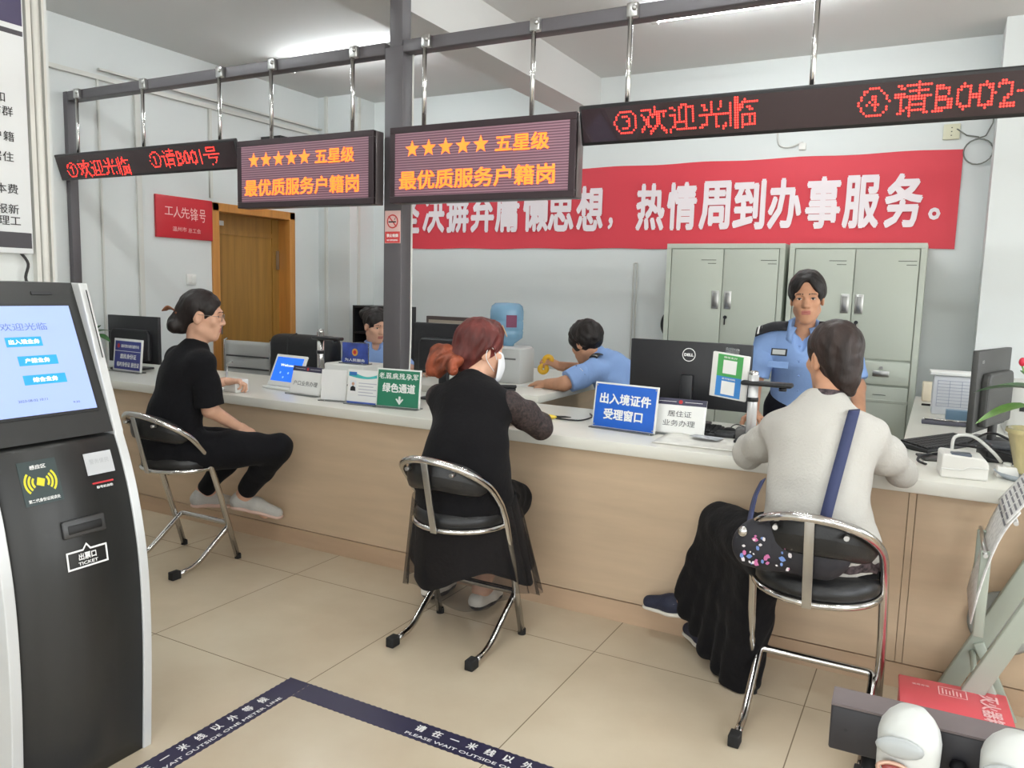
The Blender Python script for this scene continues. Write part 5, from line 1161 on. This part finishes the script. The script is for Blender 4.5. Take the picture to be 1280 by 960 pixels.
bb = MB(); bb.add(b.v, b.f, True, TH); bb.build('hair_clip', mat('clip_gold', (200, 160, 110), .4, .4), t)

# ---------------------------------------------------------------- woman in white cardigan (right)
O = (-.30, 2.68, 0); t = person('woman in white cardigan and long black skirt seen from behind on the nearest stool', O[0], O[1])
pel, wai, che, nb, hc = (-.30, 2.69, .64), (-.305, 2.715, .79), (-.315, 2.785, .93), (-.315, 2.86, 1.085), (-.315, 2.93, 1.228); f1 = (0, 1, -.2)
shR, shL, elR, elL, haR, haL = (-.178, 2.86, .975), (-.458, 2.86, .97), (-.078, 3.03, .842), (-.595, 3.02, .842), (-.18, 3.27, .84), (-.645, 3.235, .838)
MH = basis((-.62, .78, 0), tilt=-.12); pts = [head(t, O, hc, MH, SKIN2, nb)]
knL, anL, toL = (-.685, 3.03, .545), (-.80, 3.055, .20), (-.90, 3.075, .13); knR, anR = (-.50, 3.0, .55), (-.675, 3.02, .09); hiL, hiR = (-.40, 2.68, .57), (-.21, 2.68, .57)
s = SDF((-1.0, 2.5, 0), (.1, 3.4, 1.15), .008); s.cone(nb, che, .048, .075, .04); s.cone(che, pel, .080, .085, .04); s.chain([shR, elR, haR], [.045, .038, .027]); s.chain([shL, elL, haL], [.045, .038, .027]); s.chain([hiL, knL, lerp(knL, anL, .35), anL], [.085, .058, .055, .036]); s.chain([hiR, knR, lerp(knR, anR, .35), anR], [.085, .058, .055, .036]); s.cone(anL, toL, .036, .026); s.cone(anR, (-.74, 3.09, .05), .034, .026)
v, f = s.mesh(); pts.append((v, f, 0)); pts.append(hand_at(1, haR, (-.7, .6, -.05), (0, 0, 1), curl=.2)); pts.append(hand_at(-1, haL, (-.15, .95, .02), (-.3, 0, 1), curl=.35)); obj_of('body', pts, [SKIN2, LIP], t, O)
s = SDF((-.78, 2.42, .52), (.13, 3.30, 1.17), .0075); s.cone(che, wai, .150, .148, .05, f1, 1.3); s.cone(wai, (-.30, 2.685, .68), .150, .162, .05, f1, 1.15); s.cone((-.28, 2.675, .70), (-.255, 2.665, .64), .163, .158, .03, (0, 1, 0), 1.2); s.cone(lerp(shR, che, .10), lerp(shL, che, .10), .058, .058, .09); s.cone(lerp(nb, che, .04), che, .066, .13, .10, f1, 1.25)
for sh, el, ha in ((shR, elR, haR), (shL, elL, haL)): s.chain([sh, lerp(sh, el, .5), el], [.058, .058, .050], .05); s.chain([el, lerp(el, ha, .5), lerp(el, ha, .93)], [.050, .043, .035], .03)
s.ell((nb[0] - .01, nb[1] + .035, nb[2] + .045), (.068, .062, .052), .012, mode='sub'); s.wrinkle(.005, 24, 12, aniso=(1, 1, .7)); s.wrinkle(.0015, 60, 2); CARD = s; v, f = s.mesh(); obj_of('cardigan', [(v, f)], WHT, t, O)
FLOR = mat('floral_dark', (48, 40, 42), .8, var=(70, .9)); s = SDF((-.52, 2.45, .5), (-.08, 2.87, .72), .007); s.cone((-.30, 2.69, .62), (-.265, 2.68, .62), .170, .170, .02, (0, 1, 0), 1.08); s.cut((0, 0, .655), (0, 0, 1)); s.cut((0, 0, .595), (0, 0, -1)); s.wrinkle(.004, 60, 3); v, f = s.mesh(); obj_of('blouse_hem', [(v, f)], FLOR, t, O)
s = SDF((-.47, 2.72, 1.02), (-.18, 3.0, 1.15), .005); s.cone(lerp(nb, hc, .0), lerp(nb, hc, .14), .066, .06, .01); s.ell(lerp(nb, hc, .4), (.07, .07, .03), .01, mode='sub'); v, f = s.mesh(); obj_of('blouse_collar', [(v, f)], FLOR, t, O)
# skirt: thighs plus a hanging curtain of pleats
s = SDF((-.86, 2.44, .0), (.0, 3.16, .70), .0075); s.cone((-.30, 2.70, .62), (-.30, 2.70, .595), .160, .165, .04); s.chain([hiL, knL], [.115, .082], .04); s.chain([hiR, knR], [.112, .082], .04)
hem = [(-.835, 3.055, .225), (-.80, 3.03, .17), (-.745, 2.99, .115), (-.69, 2.94, .07), (-.63, 2.885, .035), (-.575, 2.835, .012), (-.53, 2.81, .012), (-.505, 2.85, .03), (-.53, 2.93, .06), (-.60, 3.0, .10)]
for k, h_ in enumerate(hem):
    u = [.0, .12, .25, .4, .55, .7, .82, .8, .5, .2][k]; top = lerp(knL, hiL, u * .95); s.chain([top, lerp(top, h_, .5), h_], [.078 - .012 * u, .05, .033 + .008 * (k % 2)], .03)
s.cut((0, 0, .004), (0, 0, -1)); s.wrinkle(.0022, 60, 9, aniso=(1, 1, .25)); v, f = s.mesh(); obj_of('long_skirt', [(v, f)], BLK2, t, O)
SNV = mat('shoe_navy', (32, 36, 56), .7, bump=(120, .3))
for an, to in ((anL, toL), (anR, (-.76, 3.09, .045))):
    d = np.array(to) - np.array(an); d[2] = 0; d /= np.linalg.norm(d); ba = np.array(an) - d * .02 + (0, 0, -.05); tp = ba + d * .20 + (0, 0, -.006); sd = np.cross(d, (0, 0, 1))
    if ba[2] < .045: ba[2] = tp[2] = .045
    s = SDF(np.minimum(ba, tp) - .09, np.maximum(ba, tp) + .11, .0045); s.chain([tuple(ba + (0, 0, .025)), tuple(ba + d * .10 + (0, 0, .012)), tuple(tp)], [.036, .038, .028], .03); s.cone(tuple(ba + d * .005 + (0, 0, .055)), tuple(ba + (0, 0, .03)), .034, .036, .02); v, f = s.mesh(); u = obj_of('shoe', [(v, f)], SNV, t, O)
    s = SDF(np.minimum(ba, tp) - .09, np.maximum(ba, tp) + .11, .0045); s.chain([tuple(ba + (0, 0, -.008)), tuple(ba + d * .10 + (0, 0, -.021)), tuple(tp + (0, 0, -.022))], [.040, .041, .031], .02, (0, 0, 1), 3.0); v, f = s.mesh(); obj_of('sole', [(v, f)], SHW, u, O)
    if an is anL:
        c0 = ba + d * .105 + (0, 0, .012); n_ = sd if sd[1] < 0 else -sd; P = []
        for i in range(9):
            q = i / 8; w = .012 * math.sin(PI * min(1, q * 1.0 + .05)) * (1 - q * .75); base = c0 + d * (.045 - .085 * q) + np.array((0, 0, -.004 + .026 * q * q)) + n_ * (.0385 - .006 * (1 - q))
            P.append([tuple(base - np.array(O) + (0, 0, w)), tuple(base - np.array(O) + (0, 0, -w * .6))])
        MB().grid(P).build('white_swoosh', SHW, u)
hp = hair_cap(MH, hc, .014, FACECUT[:1] + [((0, .045, -.13), (.085, .075, .085), .02)] + EARCUT, extra=[('add', (.0, -.078, -.045), (.0, -.085, -.07), .046, .042, .03), ('add', (.0, -.09, -.085), (.01, -.085, -.115), .026, .016, .02), ('pre', (0, -.05, -.03), (0, -.045, -.07), .062, .05, .03)])
obj_of('hair', [hp], HAIRD, t, O)
# shoulder bag worn across the back (a thing of its own)
bg = thing('shoulder_bag', 'small dark floral shoulder bag with navy strap on the white cardigan', 'bag', (-.385, 2.478, .655))
s = SDF((-.24, -.09, -.12), (.22, .10, .15), .006); s.cone((-.06, 0, .0), (.14, 0, .01), .075, .075, .03, (0, 1, 0), 2.0); s.cone((-.05, 0, .05), (.12, 0, .06), .045, .045, .03, (0, 1, 0), 1.5); s.wrinkle(.003, 40, 6); v, f = s.mesh(); obj_of('bag_body', [(v, f)], mat('bag_floral', (34, 33, 40), .6, bump=(30, .2)), bg)
rg = random.Random(4); cols = [mat('petal_%s' % n, c, .6) for n, c in (('white', (220, 214, 216)), ('pink', (200, 110, 160)), ('blue', (110, 140, 200)))]; b3 = [MB(), MB(), MB()]
for k in range(34):
    x = rg.uniform(-.10, .06); z = rg.uniform(-.05, .045); y = -.0385 * math.sqrt(max(0, 1 - (z / .080) ** 2)) - .006; r = rg.uniform(.003, .009); a = rg.uniform(0, 6); b = b3[k % 3]
    b.add([(x + r * math.cos(a + i * PI / 3) * (1.3 if i % 3 == 0 else .7), y, z + r * math.sin(a + i * PI / 3)) for i in range(6)], [range(6)])
for b, m, n in zip(b3, cols, ('white', 'pink', 'blue')): b.build('%s_petal_pattern' % n, m, bg)
STR = mat('strap_navy', (48, 56, 92), .7)
def strap(path, nrm, w):
    P = []
    for i, p in enumerate(path):
        p = Vector(p); d = (Vector(path[min(i + 1, len(path) - 1)]) - Vector(path[max(i - 1, 0)])).normalized(); sd = d.cross(Vector(nrm)).normalized(); P.append([tuple(p - sd * w), tuple(p + sd * w)])
    return MB().grid(P)
bo = Vector(bg.location)
def on_back(x, z, off=.006):
    i = int(round((x - CARD.lo[0]) / CARD.h)); k = int(round((z - CARD.lo[2]) / CARD.h)); j = np.where(CARD.V[i, :, k] < 0)[0]
    return Vector((x, (CARD.ax[1][j[0]] if len(j) else 2.6) - off, z)) - bo
zs = np.linspace(.74, 1.05, 20); cen = [on_back(-.262 + .040 * (z - .74) / .3, z, .0) for z in zs]
ys = [min(c.y for c in cen[max(0, i - 2):i + 3]) - .004 for i in range(20)]; ys = [sum(ys[max(0, i - 1):i + 2]) / len(ys[max(0, i - 1):i + 2]) - .003 for i in range(20)]
cen = [Vector((c.x, y, c.z)) for c, y in zip(cen, ys)]
strap([tuple(Vector((-.262, 2.485, .70)) - bo)] + [tuple(c) for c in cen] + [tuple(cen[-1] + Vector((.002, .035, .022))), tuple(cen[-1] + Vector((.0, .08, .024)))], (0, -1, .25), .017).build('strap', STR, bg, thick=.003)
wl = [(-.475, 2.48, .69), (-.483, 2.54, .73), (-.487, 2.62, .78), (-.48, 2.70, .82)]; strap(catmull([tuple(Vector(p) - bo) for p in wl], 5), (-.6, -.8, .2), .013).build('side_strap', STR, bg, thick=.003); MB().sphere((-.10, -.03, .05), (.016, .012, .018), 12, 8).build('strap_ring', CHROME, bg)

# ---------------------------------------------------------------- uniform helper
EPA = mat('epaulette_black', (20, 21, 28), .6)
def patch(parent, org, c, n, w, h, m, name, upv=(0, 0, 1), nx=1, lift=.0):
    n = Vector(n).normalized(); x = Vector(upv).cross(n).normalized(); y = n.cross(x); c = Vector(c) - Vector(org) + n * lift
    return MB().add([tuple(c - x * w / 2 - y * h / 2), tuple(c + x * w / 2 - y * h / 2), tuple(c + x * w / 2 + y * h / 2), tuple(c - x * w / 2 + y * h / 2)], [range(4)]).build(name, m, parent, thick=.003)
def epaulette(parent, org, a, b, w, sd=None):
    """black shoulder board from a (collar end) to b (shoulder end) with two white bars"""
    a = Vector(a) - Vector(org); b = Vector(b) - Vector(org); d = (b - a).normalized(); sd = Vector(sd).normalized() if sd else d.cross(Vector((0, 0, 1))).normalized()
    P = [[tuple(a.lerp(b, i / 6) + sd * w * q / 2 + Vector((0, 0, .012 * math.sin(PI * i / 6) - .006 * q * q))) for q in (-1, -.5, 0, .5, 1)] for i in range(7)]
    e = MB().grid(P).build('epaulette', EPA, parent, thick=.005); bb = MB()
    for u in (.80, .92): bb.grid([[tuple(a.lerp(b, u + du) + sd * w * .46 * q + Vector((0, 0, .006 - .006 * q * q + .004))) for q in (-1, -.5, 0, .5, 1)] for du in (-.03, .03)])
    bb.build('rank_bars_pattern', INKW, e)

# ---------------------------------------------------------------- standing policewoman
O = (-.62, 4.36, 0); t = person('standing woman in light blue uniform shirt leaning over the counter', O[0], O[1])
pel, wai, che, nb, hc = (-.62, 4.37, .88), (-.615, 4.34, 1.0), (-.605, 4.265, 1.14), (-.597, 4.215, 1.275), (-.588, 4.165, 1.432); f1 = (.05, -1, -.3)
shA, shB, elA, elB, haA, haB = (-.775, 4.25, 1.225), (-.425, 4.25, 1.245), (-.825, 4.215, .985), (-.33, 4.20, 1.0), (-.785, 4.03, .845), (-.29, 4.03, .845)
MH = basis((.10, -1, -.05), tilt=-.06, rollv=.05); pts = [head(t, O, hc, MH, SKIN2, nb)]
s = SDF((-.95, 3.85, 0), (-.25, 4.55, 1.32), .008); s.cone(nb, che, .048, .075, .04); s.cone(che, pel, .080, .085, .04); s.chain([shA, elA, haA], [.045, .038, .026]); s.chain([shB, elB, haB], [.045, .038, .026])
for q in (-1, 1): s.chain([(-.62 + q * .08, 4.37, .86), (-.62 + q * .09, 4.36, .48), (-.62 + q * .09, 4.38, .09)], [.085, .058, .038]); s.cone((-.62 + q * .09, 4.38, .06), (-.62 + q * .09, 4.26, .035), .036, .028)
v, f = s.mesh(); pts.append((v, f, 0)); pts.append(hand_at(1, haA, (.35, -.9, -.12), (0, 0, 1), curl=.2)); pts.append(hand_at(-1, haB, (-.3, -.9, -.12), (0, 0, 1), curl=.2)); obj_of('body', pts, [SKIN2, LIP], t, O)
s = SDF((-.95, 4.02, .85), (-.25, 4.58, 1.36), .006); s.cone(che, wai, .148, .138, .05, f1, 1.35); s.cone(wai, pel, .138, .15, .05, f1, 1.25); s.cone(lerp(shA, che, .08), lerp(shB, che, .08), .060, .060, .07); s.cone(lerp(nb, che, .06), che, .068, .12, .08, f1, 1.3)
for sh, el in ((shA, elA), (shB, elB)): s.chain([sh, lerp(sh, el, .4)], [.060, .062], .04)
s.ell((nb[0], nb[1] - .075, nb[2] - .055), (.026, .04, .06), .012, mode='sub')
s.ell((nb[0] + .003, nb[1] - .035, nb[2] + .03), (.060, .055, .075), .012, mode='sub'); s.wrinkle(.004, 32, 21, aniso=(1, 1, .7)); v, f = s.mesh(); sh_ = obj_of('uniform_shirt', [(v, f)] + [sleeve([sh, lerp(sh, el, .5), lerp(sh, el, .88)], [.059, .064, .068], seed=8) for sh, el in ((shA, elA), (shB, elB))], UNI, t, O)
# collar leaves
for q in (-1, 1):
    P = []
    for i in range(7):
        u = i / 6; a = PI * (.5 - .5 * u) if 0 else u; ang = .15 + 2.5 * u; x = q * .062 * math.sin(ang); y = -.052 * -math.cos(ang)
        top = Vector((nb[0] + x, nb[1] + .0 + y - .005, nb[2] + .035 - .03 * u)); low = Vector((nb[0] + x * 1.55 - q * .0, nb[1] + y * 1.25 - .02 * u, nb[2] + .0 - .075 * u ** 1.5)); P.append([tuple(top - Vector(O)), tuple(top.lerp(low, .5) + Vector((q * .006, -.006, .006)) - Vector(O)), tuple(low - Vector(O))])
    MB().grid(P).build('collar', UNI, sh_, thick=.004)
epaulette(t, O, (-.672, 4.172, 1.292), (-.828, 4.188, 1.253), .060, (.0, -.62, -.70)); epaulette(t, O, (-.525, 4.172, 1.298), (-.368, 4.185, 1.262), .060, (.0, -.62, -.70))
bd = patch(t, O, (-.687, 4.092, 1.155), (-.12, -1, .22), .078, .036, mat('badge_black', (28, 30, 40), .5), 'chest_badge', lift=.016); patch(bd, O, (-.687, 4.092, 1.155), (-.12, -1, .22), .062, .024, mat('badge_silver', (190, 192, 190), .4), 'badge_face', lift=.020)
pf = patch(t, O, (-.69, 4.10, 1.095), (-.12, -1, .05), .10, .032, UNI, 'pocket_flap', lift=.018)
b = MB()
for k in range(4): z = 1.19 - .075 * k; b.sphere((-.598 - O[0] + .0, 4.112 - O[1] + .012 * k, z), .006, 8, 6)
b.build('buttons', mat('button_blue', (120, 150, 205), .4), sh_)
s = SDF((-.82, 4.2, .02), (-.42, 4.55, .98), .008); s.cone((-.62, 4.37, .92), (-.62, 4.37, .86), .150, .155, .04, (0, 1, 0), 1.3)
for q in (-1, 1): s.chain([(-.62 + q * .08, 4.37, .84), (-.62 + q * .09, 4.36, .48), (-.62 + q * .09, 4.38, .06)], [.10, .078, .065], .03)
v, f = s.mesh(); obj_of('trousers', [(v, f)], UNID, t, O)
for q in (-1, 1):
    s = SDF((-.62 + q * .09 - .07, 4.18, 0), (-.62 + q * .09 + .07, 4.46, .12), .006); s.chain([(-.62 + q * .09, 4.40, .045), (-.62 + q * .09, 4.24, .035)], [.043, .034], .02); s.cut((0, 0, .002), (0, 0, -1)); v, f = s.mesh(); obj_of('shoe', [(v, f)], SHB, t, O)
hp = hair_cap(MH, hc, .019, [((0, .105, -.035), (.066, .085, .102), .015), ((0, .118, .045), (.032, .07, .060), .02), ((0, .04, -.12), (.09, .085, .09), .02)] + [((q * .098, .012, -.030), (.034, .034, .036), .012) for q in (-1, 1)], extra=[('add', (0, -.09, .0), (0, -.125, -.01), .04, .035, .03)], bump=.0016); obj_of('hair', [hp], HAIRB, t, O)

# ---------------------------------------------------------------- seated policeman, head bowed to the side desk
O = (-1.70, 4.55, 0); t = person('seated man in light blue uniform holding a yellow tape roll at the side desk', O[0], O[1])
pel, wai, che, nb, hc = (-1.64, 4.56, .58), (-1.66, 4.56, .74), (-1.73, 4.55, .91), (-1.825, 4.53, 1.025), (-1.915, 4.505, 1.115); f1 = (-1, 0, -.3)
shL, shR, elL, elR, haL, haR = (-1.79, 4.37, .965), (-1.80, 4.70, .965), (-1.925, 4.22, .885), (-1.97, 4.68, .93), (-2.06, 4.27, .87), (-2.10, 4.53, .955)
MH = basis((-.93, .32, -.25), tilt=-.15); pts = [head(t, O, hc, MH, SKIN2, nb)]
s = SDF((-2.2, 4.0, 0), (-1.4, 4.9, 1.1), .008); s.cone(nb, che, .048, .075, .04); s.cone(che, pel, .080, .085, .04); s.chain([shL, elL, haL], [.048, .042, .03]); s.chain([shR, elR, haR], [.048, .042, .03])
for q in (-1, 1): s.chain([(-1.66, 4.56 + q * .09, .53), (-2.02, 4.55 + q * .1, .52), (-1.98, 4.55 + q * .1, .08)], [.085, .06, .04]); s.cone((-1.98, 4.55 + q * .1, .06), (-2.10, 4.55 + q * .1, .035), .036, .03)
v, f = s.mesh(); pts.append((v, f, 0)); pts.append(hand_at(-1, haL, (-.9, .35, -.05), (0, -.2, 1), curl=.3)); pts.append(hand_at(1, haR, (-.75, -.3, .35), (.3, -.3, .8), curl=.75, thumb=.9)); obj_of('body', pts, [SKIN2, LIP], t, O)
s = SDF((-2.1, 4.05, .48), (-1.38, 4.92, 1.12), .0068); s.cone(che, wai, .165, .155, .05, f1, 1.3); s.cone(wai, pel, .158, .165, .05, f1, 1.15); s.cone(lerp(shL, che, .08), lerp(shR, che, .08), .066, .066, .07); s.cone(lerp(nb, che, .06), che, .07, .13, .08, f1, 1.25)
for sh, el in ((shL, elL), (shR, elR)): s.chain([sh, lerp(sh, el, .35)], [.064, .064], .04)
s.ell((nb[0] - .03, nb[1], nb[2] + .045), (.058, .062, .055), .012, mode='sub'); s.wrinkle(.005, 30, 17); v, f = s.mesh(); sh_ = obj_of('uniform_shirt', [(v, f)] + [sleeve([sh, lerp(sh, el, .5), lerp(sh, el, .86)], [.063, .067, .072], seed=9) for sh, el in ((shL, elL), (shR, elR))], UNI, t, O)
s = SDF((-1.95, 4.42, .98), (-1.70, 4.64, 1.11), .005); s.cone(lerp(nb, hc, -.05), lerp(nb, hc, .22), .070, .062, .01); s.ell(lerp(nb, hc, .55), (.075, .075, .038), .01, basis((-.7, 0, .7)), mode='sub'); v, f = s.mesh(); obj_of('collar', [(v, f)], UNI, sh_, O)
epaulette(t, O, (-1.80, 4.47, 1.055), (-1.795, 4.345, 1.045), .05)
ap = patch(t, O, (-1.855, 4.262, .94), (-.1, -1, .3), .085, .075, mat('badge_black', (28, 30, 40), .5), 'arm_patch', upv=(.55, 0, .8), lift=.012); patch(ap, O, (-1.875, 4.262, .925), (-.1, -1, .3), .032, .045, mat('patch_grey', (176, 184, 176), .5), 'patch_emblem', upv=(.55, 0, .8), lift=.0165); patch(ap, O, (-1.835, 4.262, .955), (-.1, -1, .3), .026, .04, INKW, 'patch_text', upv=(.55, 0, .8), lift=.0165)
s = SDF((-2.12, 4.3, .05), (-1.45, 4.8, .66), .008); s.cone((-1.64, 4.56, .58), (-1.66, 4.56, .55), .155, .155, .04)
for q in (-1, 1): s.chain([(-1.66, 4.56 + q * .09, .54), (-2.02, 4.55 + q * .1, .52), (-1.98, 4.55 + q * .1, .09)], [.105, .08, .065], .03)
v, f = s.mesh(); obj_of('trousers', [(v, f)], UNID, t, O)
hp = hair_cap(MH, hc, .026, [((0, .125, -.05), (.068, .085, .105), .02), ((0, .03, -.14), (.1, .10, .085), .02)] + [((q * .10, .01, -.02), (.03, .028, .04), .012) for q in (-1, 1)], extra=[('pre', (0, .05, .09), (0, .085, .05), .04, .025, .03)], bump=.0028); obj_of('hair', [hp], HAIRB, t, O)
tr = thing('tape_roll', 'yellow tape roll dispenser held up in the uniformed man\'s hand', 'tape roll', (-2.165, 4.50, .97), .3)
MB().lathe([(.008, -.014), (.036, -.014), (.036, .014), (.008, .014), (.008, -.014)], n=24, T=Matrix.Translation((0, 0, .022)) @ Matrix.Rotation(PI / 2, 4, 'X')).build('upper_roll', mat('tape_yellow', (228, 178, 40), .35), tr); MB().lathe([(.008, -.014), (.036, -.014), (.036, .014), (.008, .014), (.008, -.014)], n=24, T=Matrix.Translation((-.03, 0, -.036)) @ Matrix.Rotation(PI / 2, 4, 'X')).build('lower_roll', mat('tape_yellow', (228, 178, 40), .35), tr)
t = thing('office_chair', 'plain black office chair under the seated uniformed man', 'chair', (-1.62, 4.56, 0)); MB().rbox(-.22, .24, -.23, .23, .36, .43, .03, 3).build('seat', LTH, t); MB().cyl((0, 0, .06), (0, 0, .36), .028, 12).build('column', BLACK, t); b = MB()
for k in range(5): a = 2 * PI * k / 5; b.tube([(0, 0, .08), (.27 * math.cos(a), .27 * math.sin(a), .045)], .018, 8); b.sphere((.27 * math.cos(a), .27 * math.sin(a), .028), .027, 10, 8)
b.build('star_base', BLACK, t)

# ---------------------------------------------------------------- seated policewoman partly behind the post
O = (-3.70, 4.62, 0); t = person('seated woman in light blue uniform half hidden behind the centre post', O[0], O[1])
pel, wai, che, nb, hc = (-3.74, 4.66, .56), (-3.73, 4.66, .72), (-3.70, 4.64, .86), (-3.66, 4.62, .99), (-3.625, 4.605, 1.142); f1 = (.9, -.4, 0)
shR, shL, elR, elL, haR, haL = (-3.745, 4.475, .93), (-3.61, 4.79, .93), (-3.66, 4.36, .83), (-3.44, 4.76, .83), (-3.44, 4.34, .84), (-3.27, 4.62, .84)
MH = basis((.92, -.38, -.20), tilt=-.05); pts = [head(t, O, hc, MH, SKIN, nb)]
s = SDF((-4.0, 4.15, 0), (-3.1, 5.0, 1.05), .008); s.cone(nb, che, .048, .075, .04); s.cone(che, pel, .080, .085, .04); s.chain([shR, elR, haR], [.042, .036, .026]); s.chain([shL, elL, haL], [.042, .036, .026])
for q in (-1, 1): s.chain([(-3.72, 4.66 + q * .08, .52), (-3.36, 4.6 + q * .08, .52), (-3.38, 4.6 + q * .08, .08)], [.08, .055, .036]); s.cone((-3.38, 4.6 + q * .08, .06), (-3.27, 4.58 + q * .08, .035), .034, .028)
v, f = s.mesh(); pts.append((v, f, 0)); pts.append(hand_at(1, haR, (.9, .3, 0), (0, 0, 1), curl=.3)); pts.append(hand_at(-1, haL, (.9, -.3, 0), (0, 0, 1), curl=.3)); obj_of('body', pts, [SKIN, LIP], t, O)
s = SDF((-3.98, 4.25, .48), (-3.3, 5.0, 1.08), .007); s.cone(che, wai, .14, .135, .05, f1, 1.35); s.cone(wai, pel, .138, .15, .05, f1, 1.2); s.cone(lerp(shR, che, .08), lerp(shL, che, .08), .058, .058, .07); s.cone(lerp(nb, che, .12), che, .072, .12, .06, f1, 1.3)
for sh, el in ((shR, elR), (shL, elL)): s.chain([sh, lerp(sh, el, .5), lerp(sh, el, .9)], [.062, .062, .062], .035)
s.ell((nb[0] + .03, nb[1] - .015, nb[2] + .03), (.056, .056, .07), .012, mode='sub'); s.wrinkle(.004, 32, 31); v, f = s.mesh(); sh_ = obj_of('uniform_shirt', [(v, f)], UNI, t, O)
s = SDF((-3.8, 4.48, .93), (-3.52, 4.76, 1.08), .005); s.cone(lerp(nb, hc, -.1), lerp(nb, hc, .16), .078, .066, .01); s.ell(lerp(nb, hc, .38), (.075, .075, .034), .01, mode='sub'); s.ell((nb[0] + .075, nb[1] - .035, nb[2]), (.05, .05, .07), .01, mode='sub'); v, f = s.mesh(); obj_of('collar', [(v, f)], UNI, sh_, O)
epaulette(t, O, (-3.69, 4.56, 1.015), (-3.755, 4.45, .99), .05)
s = SDF((-3.95, 4.4, .04), (-3.25, 4.9, .66), .008); s.cone((-3.74, 4.66, .56), (-3.72, 4.66, .53), .145, .145, .04)
for q in (-1, 1): s.chain([(-3.72, 4.66 + q * .08, .53), (-3.36, 4.6 + q * .08, .52), (-3.38, 4.6 + q * .08, .08)], [.10, .075, .06], .03)
v, f = s.mesh(); obj_of('trousers', [(v, f)], UNID, t, O)
hp = hair_cap(MH, hc, .014, [((0, .108, -.045), (.066, .085, .106), .015), ((0, .04, -.13), (.09, .085, .09), .02)] + [((q * .092, .008, -.02), (.03, .03, .04), .012) for q in (-1, 1)], extra=[('add', (0, -.10, .035), (0, -.145, .05), .05, .042, .03), ('add', (-.03, -.14, .055), (.03, -.14, .045), .035, .035, .02)], bump=.0025); obj_of('hair', [hp], HAIRB, t, O)
t = thing('office_chair', 'plain black stool chair under the seated policewoman', 'chair', (-3.74, 4.66, 0)); MB().rbox(-.22, .22, -.22, .22, .34, .42, .03, 3).build('seat', LTH, t); MB().cyl((0, 0, .06), (0, 0, .36), .028, 12).build('column', BLACK, t); b = MB()
for k in range(5): a = 2 * PI * k / 5; b.tube([(0, 0, .08), (.25 * math.cos(a), .25 * math.sin(a), .045)], .018, 8); b.sphere((.25 * math.cos(a), .25 * math.sin(a), .028), .027, 10, 8)
b.build('star_base', BLACK, t)
